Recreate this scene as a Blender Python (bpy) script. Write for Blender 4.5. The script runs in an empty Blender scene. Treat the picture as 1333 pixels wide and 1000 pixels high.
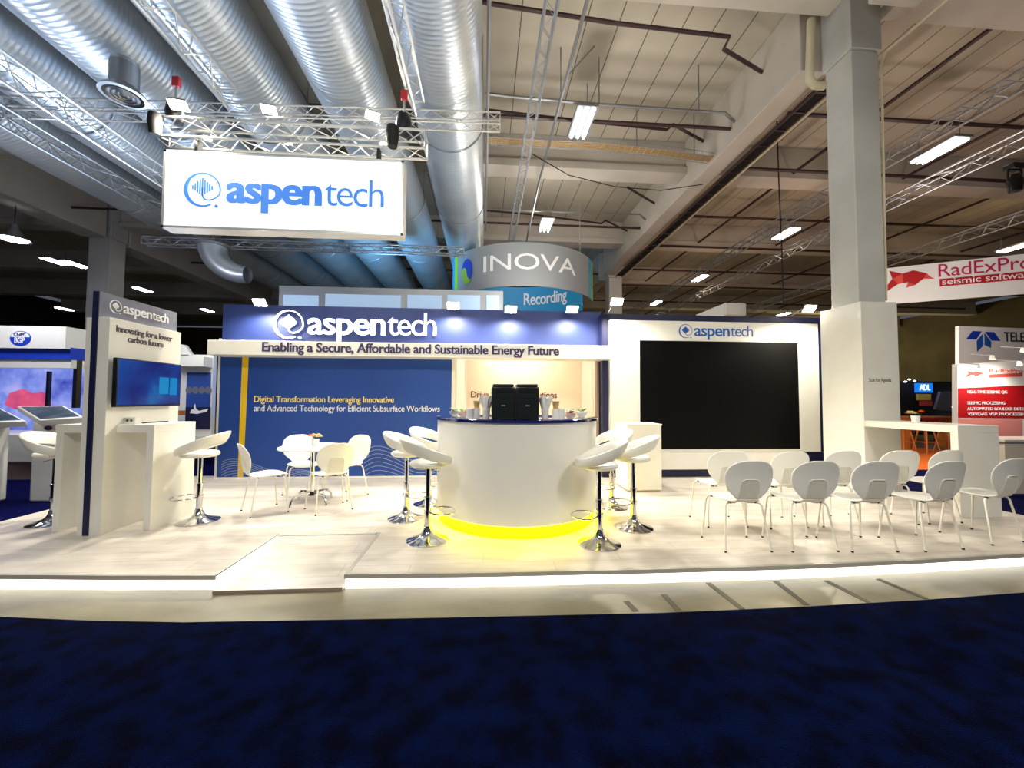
import bpy, bmesh, math, random
from mathutils import Vector, Matrix
random.seed(7)
C = bpy.context.scene.collection
PI = math.pi
# ------------------------------------------------------------------ camera
F_PX = 512.0; EYE = 1.39
YAW, PITCH, ROLL = math.radians(4.0), math.radians(2.2), math.radians(-0.3)
fwd = Vector((math.sin(YAW)*math.cos(PITCH), math.cos(YAW)*math.cos(PITCH), math.sin(PITCH)))
rgt0 = Vector((math.cos(YAW), -math.sin(YAW), 0)); dwn0 = -rgt0.cross(fwd)
rgt = math.cos(ROLL)*rgt0 + math.sin(ROLL)*dwn0
dwn = -math.sin(ROLL)*rgt0 + math.cos(ROLL)*dwn0
cd = bpy.data.cameras.new('camera'); cam = bpy.data.objects.new('camera', cd); C.objects.link(cam)
cd.sensor_width = 36; cd.lens = F_PX/1333*36; cd.clip_start = .05; cd.clip_end = 200
m = Matrix.Identity(4)
for i in range(3):
    m[i][0] = rgt[i]; m[i][1] = -dwn[i]; m[i][2] = -fwd[i]
m[2][3] = EYE
cam.matrix_world = m
bpy.context.scene.camera = cam

def at(x, y, Y=None, Z=None, X=None):
    """point of the hall seen at photo pixel x, y on the given plane"""
    d = rgt*((x-666.5)/F_PX) + dwn*((y-500)/F_PX) + fwd
    t = Y/d.y if Y is not None else ((Z-EYE)/d.z if Z is not None else X/d.x)
    return Vector((0, 0, EYE)) + d*t

# ------------------------------------------------------------------ materials
def lin(c):
    return tuple(((v/255)/12.92 if v/255 <= .04045 else (((v/255)+.055)/1.055)**2.4) for v in c) + (1,)
def mat(name, col, rough=.5, metal=0, emit=None, es=0, noise=None, bump=None, coat=0, alpha=1, trans=0, spec=None):
    M = bpy.data.materials.new(name); M.use_nodes = True
    nt = M.node_tree; b = nt.nodes['Principled BSDF']
    b.inputs['Base Color'].default_value = lin(col); b.inputs['Roughness'].default_value = rough
    b.inputs['Metallic'].default_value = metal; b.inputs['Coat Weight'].default_value = coat
    b.inputs['Transmission Weight'].default_value = trans; b.inputs['Alpha'].default_value = alpha
    if spec is not None: b.inputs['Specular IOR Level'].default_value = spec
    if emit: b.inputs['Emission Color'].default_value = lin(emit); b.inputs['Emission Strength'].default_value = es
    tc = nt.nodes.new('ShaderNodeTexCoord')
    if noise:
        sc, col2, det = noise[:3]
        n = nt.nodes.new('ShaderNodeTexNoise'); n.inputs['Scale'].default_value = sc; n.inputs['Detail'].default_value = det
        mp = nt.nodes.new('ShaderNodeMapping'); mp.inputs['Scale'].default_value = noise[3] if len(noise) > 3 else (1, 1, 1)
        r = nt.nodes.new('ShaderNodeValToRGB'); r.color_ramp.elements[0].position = .35; r.color_ramp.elements[1].position = .65
        r.color_ramp.elements[0].color = lin(col); r.color_ramp.elements[1].color = lin(col2)
        nt.links.new(tc.outputs['Object'], mp.inputs[0]); nt.links.new(mp.outputs[0], n.inputs[0])
        nt.links.new(n.outputs[0], r.inputs[0]); nt.links.new(r.outputs[0], b.inputs['Base Color'])
    if bump:
        n2 = nt.nodes.new('ShaderNodeTexNoise'); n2.inputs['Scale'].default_value = bump[0]; n2.inputs['Detail'].default_value = 4
        bp = nt.nodes.new('ShaderNodeBump'); bp.inputs['Strength'].default_value = bump[1]; bp.inputs['Distance'].default_value = bump[2]
        nt.links.new(tc.outputs['Object'], n2.inputs[0]); nt.links.new(n2.outputs[0], bp.inputs['Height']); nt.links.new(bp.outputs[0], b.inputs['Normal'])
    return M
M = {}
M['white'] = mat('white_laminate', (236, 233, 222), .45, noise=(3, (240, 238, 228), 3), coat=.1)
M['gloss'] = mat('white_gloss_laminate', (232, 231, 224), .3, coat=.15)
M['plastic'] = mat('white_plastic', (238, 237, 230), .35)
M['paint'] = mat('white_painted_steel', (235, 232, 220), .3)
M['leather'] = mat('cream_leatherette', (238, 236, 226), .38, bump=(120, .1, .002))
M['chrome'] = mat('chrome', (225, 225, 228), .07, 1)
M['alu'] = mat('brushed_aluminium', (226, 226, 222), .35, .6)
M['alud'] = mat('worn_aluminium', (176, 180, 184), .42, .75)
M['galv'] = mat('galvanised_duct', (196, 206, 216), .36, .7, noise=(1.2, (216, 222, 226), 5))
M['navy'] = mat('navy_fabric_print', (18, 34, 84), .55, noise=(2, (22, 40, 94), 3))
M['blue'] = mat('blue_printed_fabric', (24, 66, 146), .5, noise=(.6, (28, 74, 158), 3))
M['dnavy'] = mat('dark_navy_board', (12, 18, 62), .5)
M['topnavy'] = mat('glossy_navy_worktop', (10, 22, 92), .08, coat=1)
M['yellowbar'] = mat('yellow_print', (236, 196, 16), .5)
M['grey'] = mat('grey_sign_board', (104, 106, 124), .5)
M['black'] = mat('black_plastic', (14, 14, 15), .35)
M['machine'] = mat('dark_green_black_casing', (18, 26, 25), .3, coat=.3)
M['screen'] = mat('black_led_screen', (2, 2, 2), .45, spec=.12)
M['rubber'] = mat('black_rubber', (16, 14, 12), .7)
M['inkblue'] = mat('blue_logo_ink', (24, 92, 178), .5)
M['ink'] = mat('dark_purple_ink', (52, 44, 88), .6)
M['inkgrey'] = mat('grey_brown_ink', (90, 80, 92), .6)
M['brown'] = mat('brown_ink', (110, 50, 44), .6)
M['inkwhite'] = mat('white_print', (245, 245, 245), .5)
M['inkyellow'] = mat('yellow_letter_print', (250, 226, 120), .5)
M['contour'] = mat('pale_contour_print', (150, 165, 205), .5)
M['litwhite'] = mat('backlit_white_letters', (255, 255, 255), .4, emit=(228, 236, 255), es=1.6)
M['lightbox'] = mat('backlit_sign_fabric', (225, 235, 245), .5, emit=(236, 246, 255), es=.85)
M['signink'] = mat('backlit_blue_letters', (70, 140, 240), .5, emit=(70, 145, 245), es=.35)
M['strip'] = mat('platform_light_strip', (255, 255, 250), .5, emit=(255, 253, 244), es=3.2)
M['yled'] = mat('yellow_light_strip', (255, 240, 0), .5, emit=(255, 236, 0), es=12)
M['lens'] = mat('flood_lamp_lens', (255, 250, 235), .3, emit=(255, 240, 205), es=60)
M['tube'] = mat('fluorescent_tube', (255, 255, 255), .4, emit=(238, 240, 255), es=14)
M['concrete'] = mat('painted_concrete', (190, 190, 184), .8, noise=(1.5, (202, 202, 196), 6), bump=(20, .15, .01))
M['beam'] = mat('concrete_beam_paint', (188, 180, 168), .85, noise=(.9, (202, 194, 184), 6), bump=(10, .15, .01))
M['pipe'] = mat('grey_conduit', (140, 142, 144), .45, .6)
M['dpipe'] = mat('dark_sprinkler_pipe', (58, 36, 38), .5)
M['cpipe'] = mat('cream_pipe', (206, 198, 168), .5)
M['red'] = mat('red_enamel', (190, 40, 44), .45)
M['redprint'] = mat('red_print', (186, 14, 22), .5)
M['magenta'] = mat('crimson_print', (186, 24, 84), .5)
M['salmon'] = mat('salmon_print', (226, 80, 66), .5)
M['orangec'] = mat('orange_carpet', (240, 120, 20), .95, noise=(30, (226, 108, 14), 4))
M['wood'] = mat('varnished_wood', (196, 122, 52), .5, noise=(6, (176, 102, 40), 5, (1, 1, .1)))
M['tvpale'] = mat('paler_screen_area', (0, 60, 100), .3, emit=(0, 126, 184), es=.8)
M['tape'] = mat('dull_grey_tape', (84, 78, 62), .7)
M['trim'] = mat('satin_edge_trim', (196, 192, 184), .45, .35)
M['tan'] = mat('tan_cables', (170, 140, 92), .5)
M['cork'] = mat('kraft_cardboard', (196, 160, 98), .8)
M['paper'] = mat('white_paper', (244, 243, 238), .8)
M['glass'] = mat('clear_glass', (250, 250, 250), .02, alpha=.3)
M['green'] = mat('green_leaf', (96, 150, 40), .5)
M['dgreen'] = mat('dark_green_leaf', (44, 82, 30), .5)
M['amber'] = mat('amber_sweets', (170, 80, 30), .5)
M['petalc'] = mat('cream_petal', (248, 232, 178), .6)
M['petalo'] = mat('orange_petal', (238, 120, 34), .6)
M['teal'] = mat('teal_print', (44, 150, 196), .5)
M['lime'] = mat('lime_print', (160, 200, 30), .5)
M['ringgrey'] = mat('grey_fabric_sign', (150, 154, 156), .7)
M['bluep'] = mat('royal_blue_print', (20, 60, 190), .5)
M['lightblue'] = mat('pale_blue_backlit_panel', (180, 205, 235), .5, emit=(170, 205, 240), es=.35)
M['bluescr'] = mat('cyan_screen_glow', (10, 90, 200), .4, emit=(20, 130, 240), es=.9)
M['wallbeige'] = mat('cream_kitchen_board', (240, 224, 202), .6)
M['hallwall'] = mat('olive_brown_hall_wall', (84, 76, 50), .9, noise=(.5, (66, 58, 38), 6))
M['darkhall'] = mat('dark_hall_wall', (16, 16, 22), .9)
M['basebr'] = mat('brown_board_edge', (150, 130, 120), .7)

def screen_mat(name, c1, c2, c3, es, scale, rough=.15):
    Mx = bpy.data.materials.new(name); Mx.use_nodes = True; nt = Mx.node_tree; b = nt.nodes['Principled BSDF']
    tc = nt.nodes.new('ShaderNodeTexCoord'); n = nt.nodes.new('ShaderNodeTexNoise'); n.inputs['Scale'].default_value = scale; n.inputs['Detail'].default_value = 3
    r = nt.nodes.new('ShaderNodeValToRGB'); r.color_ramp.elements[0].color = lin(c1); r.color_ramp.elements[1].color = lin(c3)
    r.color_ramp.elements[0].position = .3; r.color_ramp.elements[1].position = .72
    e = r.color_ramp.elements.new(.52); e.color = lin(c2)
    nt.links.new(tc.outputs['Object'], n.inputs[0]); nt.links.new(n.outputs[0], r.inputs[0])
    nt.links.new(r.outputs[0], b.inputs['Emission Color']); b.inputs['Emission Strength'].default_value = es
    b.inputs['Base Color'].default_value = (.01, .01, .012, 1); b.inputs['Roughness'].default_value = rough
    return Mx
M['tvimg'] = screen_mat('television_picture', (4, 28, 120), (0, 70, 160), (0, 120, 190), .8, 2.5)
M['bgpimg'] = screen_mat('video_wall_picture', (60, 70, 190), (130, 150, 240), (190, 190, 255), .9, 2.2)
M['pinkimg'] = screen_mat('pink_survey_picture', (190, 70, 130), (230, 90, 130), (250, 130, 160), .9, 3)
M['kioskimg'] = screen_mat('kiosk_picture', (40, 60, 90), (70, 100, 130), (110, 130, 150), .5, 5)

# floor of the stand: pale planks
def plank_mat(name, c1, c2, c3):
    Mx = bpy.data.materials.new(name); Mx.use_nodes = True; nt = Mx.node_tree; b = nt.nodes['Principled BSDF']
    tc = nt.nodes.new('ShaderNodeTexCoord')
    mp = nt.nodes.new('ShaderNodeMapping'); mp.inputs['Scale'].default_value = (1, 4.5, 1)
    n = nt.nodes.new('ShaderNodeTexNoise'); n.inputs['Scale'].default_value = 1.6; n.inputs['Detail'].default_value = 7; n.inputs['Roughness'].default_value = .6
    r = nt.nodes.new('ShaderNodeValToRGB'); r.color_ramp.elements[0].color = lin(c1); r.color_ramp.elements[1].color = lin(c2)
    r.color_ramp.elements[0].position = .36; r.color_ramp.elements[1].position = .66
    br = nt.nodes.new('ShaderNodeTexBrick'); br.inputs['Scale'].default_value = 1; br.inputs['Brick Width'].default_value = 1.2; br.inputs['Row Height'].default_value = .2
    br.inputs['Mortar Size'].default_value = .002; br.inputs['Color1'].default_value = (1, 1, 1, 1); br.inputs['Color2'].default_value = (.95, .95, .94, 1); br.inputs['Mortar'].default_value = lin(c3)
    mx = nt.nodes.new('ShaderNodeMix'); mx.data_type = 'RGBA'; mx.blend_type = 'MULTIPLY'; mx.inputs[0].default_value = 1
    nt.links.new(tc.outputs['Object'], mp.inputs[0]); nt.links.new(mp.outputs[0], n.inputs[0]); nt.links.new(n.outputs[0], r.inputs[0])
    nt.links.new(tc.outputs['Object'], br.inputs[0])
    nt.links.new(r.outputs[0], mx.inputs[6]); nt.links.new(br.outputs[0], mx.inputs[7]); nt.links.new(mx.outputs[2], b.inputs['Base Color'])
    b.inputs['Roughness'].default_value = .34; b.inputs['Specular IOR Level'].default_value = .4
    return Mx
M['deck'] = plank_mat('pale_vinyl_planks', (206, 196, 184), (230, 223, 212), (205, 200, 195))
M['hallfloor'] = mat('polished_concrete_floor', (100, 92, 66), .42, noise=(1.1, (136, 128, 100), 8, (1, 2.2, 1)), bump=(14, .08, .01))
M['carpet'] = mat('navy_carpet', (0, 2, 26), 1, noise=(7, (0, 16, 62), 12), bump=(160, 1, .03), spec=.03)
M['carpet2'] = mat('navy_booth_carpet', (2, 4, 52), 1, noise=(60, (3, 8, 66), 4), spec=.05)

def ceiling_mat():
    Mx = bpy.data.materials.new('ceiling_slab_panels'); Mx.use_nodes = True; nt = Mx.node_tree; b = nt.nodes['Principled BSDF']
    tc = nt.nodes.new('ShaderNodeTexCoord'); sp = nt.nodes.new('ShaderNodeSeparateXYZ'); nt.links.new(tc.outputs['Object'], sp.inputs[0])
    mu = nt.nodes.new('ShaderNodeMath'); mu.operation = 'MULTIPLY'; mu.inputs[1].default_value = 1/.6; nt.links.new(sp.outputs[0], mu.inputs[0])
    fr = nt.nodes.new('ShaderNodeMath'); fr.operation = 'FRACT'; nt.links.new(mu.outputs[0], fr.inputs[0])
    lt = nt.nodes.new('ShaderNodeMath'); lt.operation = 'LESS_THAN'; lt.inputs[1].default_value = .035; nt.links.new(fr.outputs[0], lt.inputs[0])
    n = nt.nodes.new('ShaderNodeTexNoise'); n.inputs['Scale'].default_value = 1.2; n.inputs['Detail'].default_value = 6; nt.links.new(tc.outputs['Object'], n.inputs[0])
    r = nt.nodes.new('ShaderNodeValToRGB'); r.color_ramp.elements[0].color = lin((172, 164, 148)); r.color_ramp.elements[1].color = lin((200, 192, 176))
    nt.links.new(n.outputs[0], r.inputs[0])
    mx = nt.nodes.new('ShaderNodeMix'); mx.data_type = 'RGBA'; nt.links.new(lt.outputs[0], mx.inputs[0]); nt.links.new(r.outputs[0], mx.inputs[6]); mx.inputs[7].default_value = lin((96, 90, 80))
    nt.links.new(mx.outputs[2], b.inputs['Base Color']); b.inputs['Roughness'].default_value = .9
    return Mx
M['slab'] = ceiling_mat()

# ------------------------------------------------------------------ mesh builder
class MB:
    def __init__(s): s.v = []; s.f = []; s.sm = []
    def add(s, vs, fs, smooth=False):
        o = len(s.v); s.v += [Vector(v) for v in vs]; s.f += [[i+o for i in f] for f in fs]; s.sm += [smooth]*len(fs); return s
    def box(s, x0, x1, y0, y1, z0, z1):
        vs = [(x, y, z) for z in (z0, z1) for y in (y0, y1) for x in (x0, x1)]
        return s.add(vs, [(0, 2, 3, 1), (4, 5, 7, 6), (0, 1, 5, 4), (2, 6, 7, 3), (0, 4, 6, 2), (1, 3, 7, 5)])
    def prism(s, base, off):
        n = len(base); off = Vector(off); b = [Vector(p) for p in base]
        return s.add(b + [p+off for p in b], [list(range(n))[::-1], list(range(n, 2*n))] + [(i, (i+1) % n, n+(i+1) % n, n+i) for i in range(n)])
    def tube(s, pts, r, seg=8, closed=False, cap=True):
        pts = [Vector(p) for p in pts]; n = len(pts); rr = r if isinstance(r, (list, tuple)) else [r]*n
        up = None; vs = []
        for i, p in enumerate(pts):
            a = pts[(i-1) % n] if (closed or i > 0) else p; b = pts[(i+1) % n] if (closed or i < n-1) else p
            t = (b-a).normalized()
            if up is None: up = Vector((0, 0, 1)) if abs(t.z) < .9 else Vector((1, 0, 0))
            u = (up - t*up.dot(t)).normalized(); w = t.cross(u); up = u
            vs += [p + (u*math.cos(2*PI*k/seg) + w*math.sin(2*PI*k/seg))*rr[i] for k in range(seg)]
        fs = []
        for i in range(n if closed else n-1):
            j = (i+1) % n
            fs += [(i*seg+k, i*seg+(k+1) % seg, j*seg+(k+1) % seg, j*seg+k) for k in range(seg)]
        s.add(vs, fs, True)
        if cap and not closed:
            o = len(s.v)-len(vs); s.f.append([o+k for k in range(seg)][::-1]); s.f.append([o+(n-1)*seg+k for k in range(seg)]); s.sm += [False, False]
        return s
    def lathe(s, prof, cx=0, cy=0, cz=0, seg=32, a0=0, a1=2*PI, smooth=True, scale=(1, 1)):
        full = abs(a1-a0-2*PI) < 1e-6; k = seg if full else seg+1; vs = []
        for r, z in prof:
            for i in range(k):
                a = a0+(a1-a0)*i/seg
                vs.append((cx+r*math.cos(a)*scale[0], cy+r*math.sin(a)*scale[1], cz+z))
        fs = []
        for j in range(len(prof)-1):
            for i in range(seg):
                i2 = (i+1) % k
                fs.append((j*k+i, j*k+i2, (j+1)*k+i2, (j+1)*k+i))
        return s.add(vs, fs, smooth)
    def xf(s, mt):
        s.v = [mt @ v for v in s.v]; return s
    def build(s, name, material, parent=None, bevel=0, local=False, subs=0, label=None):
        me = bpy.data.meshes.new(name); me.from_pydata([tuple(v) for v in s.v], [], s.f)
        me.polygons.foreach_set('use_smooth', s.sm); me.materials.append(material)
        bm = bmesh.new(); bm.from_mesh(me); bmesh.ops.recalc_face_normals(bm, faces=bm.faces); bm.to_mesh(me); bm.free(); me.set_sharp_from_angle(angle=math.radians(38)); me.update()
        o = bpy.data.objects.new(name, me); C.objects.link(o)
        if parent is not None:
            o.parent = parent
            if not local:
                p = parent; mw = p.matrix_basis.copy()
                while p.parent is not None:
                    mw = p.parent.matrix_basis @ p.matrix_parent_inverse @ mw if False else p.parent.matrix_basis @ mw; p = p.parent
                o.matrix_parent_inverse = mw.inverted()
        if bevel:
            b = o.modifiers.new('bevel', 'BEVEL'); b.width = bevel; b.segments = 2; b.limit_method = 'ANGLE'
        if subs:
            b = o.modifiers.new('subsurf', 'SUBSURF'); b.levels = subs; b.render_levels = subs
        if label: o['label'] = label
        return o
def thing(name, label, cat, loc=(0, 0, 0), rz=0, group=None):
    o = bpy.data.objects.new(name, None); C.objects.link(o); o.empty_display_size = .1
    o.location = loc; o.rotation_euler = (0, 0, rz); o['label'] = label; o['category'] = cat
    if group: o['group'] = group
    return o
def tag(o, label, cat, group=None, kind=None):
    o['label'] = label; o['category'] = cat
    if group: o['group'] = group
    if kind: o['kind'] = kind
    return o
def struct(o): o['kind'] = 'structure'; return o
def kids(o): return [c for c in C.objects if c.parent == o]
def dup(o, loc, rz, label, group=None):
    r = o.copy(); C.objects.link(r); r.location = loc; r.rotation_euler = (0, 0, rz); r['label'] = label
    if group: r['group'] = group
    for ch in kids(o):
        c = ch.copy(); C.objects.link(c); c.parent = r
        for g in kids(ch):
            d = g.copy(); C.objects.link(d); d.parent = c
    return r

# ------------------------------------------------------------------ lettering
def text_geo(txt, offset=0.0, res=3, space=1.0):
    cu = bpy.data.curves.new('t', 'FONT'); cu.body = txt; cu.offset = offset; cu.space_character = space; cu.resolution_u = res; cu.extrude = .01
    ob = bpy.data.objects.new('t', cu); C.objects.link(ob); bpy.context.view_layer.update()
    me = bpy.data.meshes.new_from_object(ob.evaluated_get(bpy.context.evaluated_depsgraph_get()))
    vs = [v.co.copy() for v in me.vertices]; fs = [list(p.vertices) for p in me.polygons]
    bpy.data.objects.remove(ob); bpy.data.curves.remove(cu); bpy.data.meshes.remove(me)
    return vs, fs
_ref = {}
def ref(ch):
    if ch not in _ref: _ref[ch] = max(v.y for v in text_geo(ch)[0])
    return _ref[ch]
def put_text(mb, txt, org, right, up, width, xh, bold=0, depth=.004, warp=None, space=.96):
    """letters from baseline-left org, fitted to width, lower-case height xh"""
    vs, fs = text_geo(txt, bold*.55, 3, space)
    if bold > .006:
        k = len(vs); vs = vs + [v + Vector((bold*1.3, 0, .004)) for v in vs]; fs = fs + [[i+k for i in f] for f in fs]
    x0 = min(v.x for v in vs); x1 = max(v.x for v in vs)
    sx = width/(x1-x0); sy = xh/ref('x')
    right = Vector(right).normalized(); up = Vector(up).normalized(); nrm = right.cross(up); org = Vector(org)
    out = []
    for v in vs:
        a, b, c = (v.x-x0)*sx, v.y*sy, (1 if v.z > 0 else 0)*depth+.0015+(.0009 if abs(abs(v.z)-.01) > .002 else 0)
        out.append(warp(a, b, c) if warp else org + right*a + up*b + nrm*c)
    mb.add(out, fs)
def ribbon(mb, pts, ws, org, right, up, depth):
    right = Vector(right).normalized(); up = Vector(up).normalized(); nrm = right.cross(up); org = Vector(org)
    n = len(pts); vs = []
    for i in range(n):
        a = Vector(pts[max(i-1, 0)]); b = Vector(pts[min(i+1, n-1)]); t = (b-a).normalized(); nn = Vector((-t.y, t.x)); p = Vector(pts[i])
        for sgn in (1, -1):
            q = p + nn*ws[i]/2*sgn
            for c in (.0015, depth+.0015): vs.append(org + right*q.x + up*q.y + nrm*c)
    fs = []
    for i in range(n-1):
        a, b = i*4, (i+1)*4
        fs += [(a+1, b+1, b+3, a+3), (a, a+2, b+2, b), (a, b, b+1, a+1), (a+2, a+3, b+3, b+2)]
    fs += [(0, 1, 3, 2), ((n-1)*4, (n-1)*4+2, (n-1)*4+3, (n-1)*4+1)]
    mb.add(vs, fs)
def logo(parent, org, right, up, W, material, depth=.004, solid=False, dot=True, xs=1.0):
    """round emblem with leaf of bars, then aspen (bold) tech (light); org = emblem's left-middle"""
    D = W/5.22; right = Vector(right).normalized(); up = Vector(up).normalized(); org = Vector(org)
    c = org + right*D/2; R = D/2
    mb = MB(); pts = []; ws = []
    # stem of the leaf, curl, then round the ring anticlockwise
    for x, y in ((0, -.12), (.0, -.25), (.03, -.38), (.10, -.48), (.22, -.54), (.38, -.55), (.55, -.50), (.70, -.41), (.82, -.29), (.885, -.20)):
        pts.append((R*x, R*y)); ws.append(R*.075)
    for i in range(0, 57):
        a = math.radians(-8) + (math.radians(308))*i/56
        w = (.085 if not solid else .07)+.12*math.exp(-((a-math.radians(190))/1.1)**2)
        pts.append((R*(.94-w/2)*math.cos(a), R*(.94-w/2)*math.sin(a))); ws.append(R*w)
    pts = [(R*0., R*.1)] + pts; ws = [R*.09]+ws
    ribbon(mb, pts, ws, c, right, up, depth)
    hs = [.14, .24, .36, .46, .56, .44, .34, .24, .13] if not solid else [.12, .26, .33, .42, .52, .42, .33, .26, .12]
    for k, h in enumerate(hs):
        x = (k-4)*(.122 if not solid else .104)*R; w = R*(.078 if not solid else .112)
        cen = .10
        P = [(x, R*(cen-h*.8)), (x, R*(cen+h))]
        pp = [(x, P[0][1]), (x, P[0][1]+w*.5), (x, P[1][1]-w*.5), (x, P[1][1])]
        ribbon(mb, pp, [w*.5, w, w, w*.5], c, right, up, depth)
    mb.build('emblem', material, parent)
    if dot:
        d = MB(); q = c + right*R*.72 - up*R*.86
        d.prism([q + (right*math.cos(t) + up*math.sin(t))*R*.09 for t in [2*PI*i/14 for i in range(14)]], right.cross(up)*depth)
        d.build('registered_mark', material, parent)
    t1 = MB(); base = c + right*(R+.1*D) - up*.30*D
    put_text(t1, 'aspen', base, right, up, 2.48*D, .50*D, (.034 if not solid else .014), depth, space=.94)
    put_text(t1, 'tech', base + right*2.54*D, right, up, 1.58*D, .50*D, -.006, depth, space=.86)
    t1.build('wordmark', material, parent)

# ------------------------------------------------------------------ structural shell
hf = MB(); hf.box(-30, 34, -6, 40, -.3, -.12); struct(hf.build('floor', M['hallfloor']))
sl = MB(); sl.box(-30, 34, -6, 40, 8.3, 8.6); struct(sl.build('ceiling', M['slab']))
w = MB(); w.box(-30, 34, 39.5, 40, -.12, 8.1); struct(w.build('wall_back', M['hallwall']))
w = MB(); w.box(-30.5, -30, -6, 40, -.12, 8.1); struct(w.build('wall_left', M['darkhall']))
w = MB(); w.box(34, 34.5, -6, 40, -.12, 8.1); struct(w.build('wall_right', M['hallwall']))
def beam(x0, x1, y0, y1, z0, z1, name='ceiling_beam'):
    b = MB(); b.box(x0, x1, y0, y1, z0, z1); struct(b.build(name, M['beam'], bevel=.02)); 
for yc in (5.3, 10.15, 14.9, 19.9, 24.9, 29.9):
    for x0, x1 in ((-29.9, -13.75), (-12.95, 5.32), (6.2 if yc < 6 else 5.78, 33.9)):
        b = MB(); b.box(x0, x1, yc-.2, yc+.2, 7.58, 8.3); b.box(x0, x1, yc-.28, yc+.28, 7.4, 7.6)
        struct(b.build('ceiling_beam', M['beam'], bevel=.015))
for x0, x1, a, b_ in ((5.37, 6.1, -5.9, 5.0), (5.32, 5.78, 6.12, 17.2), (5.32, 5.78, 18, 39.4), (-13.75, -12.95, -5.9, 14.2), (-13.75, -12.95, 15.1, 39.4)): beam(x0, x1, a, b_, 7.0 if x0 > 0 else 6.85, 8.3)
def column(x0, x1, y0, y1, z0=-.12, z1=8.3):
    b = MB(); b.box(x0, x1, y0, y1, z0, 6.92); b.box(x0-.035, x1+.035, y0-.035, y1+.035, 6.92, z1)
    struct(b.build('concrete_column', M['concrete'], bevel=.015))
column(5.715, 6.17, 5.6, 6.07, .001); column(5.6, 6.2, 17.3, 17.9); column(-13.7, -13.0, 14.4, 15.0)
# ------------------------------------------------------------------ carpets
def sheet(name, pts, z0, z1, material):
    b = MB(); b.prism([(x, y, z0) for x, y in pts], (0, 0, z1-z0)); return b.build(name, material)
edge = [(-9, 3.3), (-5.2, 3.14), (-3.3, 2.98), (-2.6, 2.89), (-2, 2.835), (-.46, 2.79), (1.25, 2.755), (2.25, 2.77), (3.3, 2.81), (4.25, 2.87), (6, 3.0), (9, 3.2)]
struct(sheet('floor_carpet_aisle', edge + [(9, -4), (-9, -4)], -.12, -.112, M['carpet']))
struct(sheet('floor_carpet_left', [(-5.4, 4.1), (-5.4, 7.6), (-4.7, 7.6), (-4.7, 12), (-16, 12), (-16, 4.1)], -.12, -.114, M['carpet2']))
struct(sheet('floor_carpet_right', [(6.62, 3.6), (6.62, 8.05), (16, 8.05), (16, 3.6)], -.12, -.114, M['carpet2']))
struct(sheet('floor_carpet_orange', [(8.0, 8.1), (8.0, 12.3), (14, 12.3), (14, 8.1)], -.12, -.114, M['orangec']))
for i, (a, b) in enumerate([((815, 783), (828, 796)), ((864, 774), (884, 796)), ((922, 759), (966, 793)), ((1010, 757), (1050, 788)), ((1075, 756), (1136, 787)), ((1143, 754), (1206, 780))]):
    p, q = at(*a, Z=-.12), at(*b, Z=-.12); d = (q-p).normalized(); s = Vector((-d.y, d.x, 0))*.022
    t = MB(); t.prism([p-s, p+s, q+s, q-s], (0, 0, .003)); tag(t.build('floor_tape', M['tape']), 'grey tape stripe stuck on the bare concrete in front of the lit platform edge', 'tape', 'tape stripes on the concrete strip')

# ------------------------------------------------------------------ platform
plat = thing('stage_platform', 'low exhibition platform with pale plank deck and glowing white front edge', 'platform', (0, 5, -.12))
fe = [(-5.35, 3.50), (-4.4, 3.43), (-3.76, 3.385), (-2.9, 3.32), (-2.08, 3.275)]
fr = [(-1.09, 3.235), (0, 3.2), (1.45, 3.185), (2.6, 3.19), (3.8, 3.235), (4.9, 3.31), (6.6, 3.44)]
RB = 4.22
deck = [(x, y+.02) for x, y in fe] + [(-2.08, RB), (-1.09, RB)] + [(x, y+.02) for x, y in fr] + [(6.6, 7.4), (-5.35, 7.4)]
b = MB(); b.prism([(x, y, -.03) for x, y in deck], (0, 0, .03)); b.build('deck', M['deck'], plat)
b = MB(); b.prism([(x, y+.10, -.12) if y < 4 else (x, y, -.12) for x, y in deck], (0, 0, .089)); b.build('base', M['dnavy'], plat)
for seg in (fe, fr):
    b = MB(); t = MB(); n = len(seg)
    for (x0, y0), (x1, y1) in zip(seg, seg[1:]):
        b.prism([(x0, y0, -.031), (x1, y1, -.031), (x1, y1+.03, -.031), (x0, y0+.03, -.031)], (0, 0, .034))
        t.prism([(x0, y0+.03, -.118), (x1, y1+.03, -.118), (x1, y1+.05, -.118), (x0, y0+.05, -.118)], (0, 0, .085))
    b.build('edge_trim', M['trim'], plat); t.build('light_strip', M['strip'], plat, label='glowing white light strip')
for x in (-2.08, -1.09):
    b = MB(); sx = -1 if x < -1.5 else 1
    b.box(min(x, x+.03*sx), max(x, x+.03*sx), 3.24 if sx > 0 else 3.28, RB, -.031, .004); b.build('edge_trim', M['trim'], plat)
b = MB(); b.prism([(-2.0795, 3.285, -.119), (-2.0795, 3.285, -.008), (-2.0795, RB-.03, -.008), (-2.0795, RB-.03, -.119)], (.007, 0, 0)); b.build('light_strip', M['strip'], plat, label='glowing white light strip')
ramp = thing('access_ramp', 'pale plank ramp cut into the platform edge between two trimmed sides', 'ramp', (-1.58, 3.3, -.12))
b = MB(); b.prism([(-2.07, 3.235, -.118), (-2.07, 4.21, -.118), (-2.07, 4.21, -.004), (-2.07, 3.235, -.095)], (.97, 0, 0)); b.build('ramp_deck', M['deck'], ramp)
b = MB(); b.box(-2.07, -1.10, 3.228, 3.24, -.118, -.095); b.build('ramp_edge', M['basebr'], ramp)
b = MB(); b.box(-2.07, -1.10, 4.185, 4.215, -.006, .002); b.build('joint_strip', M['alu'], ramp)

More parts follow.
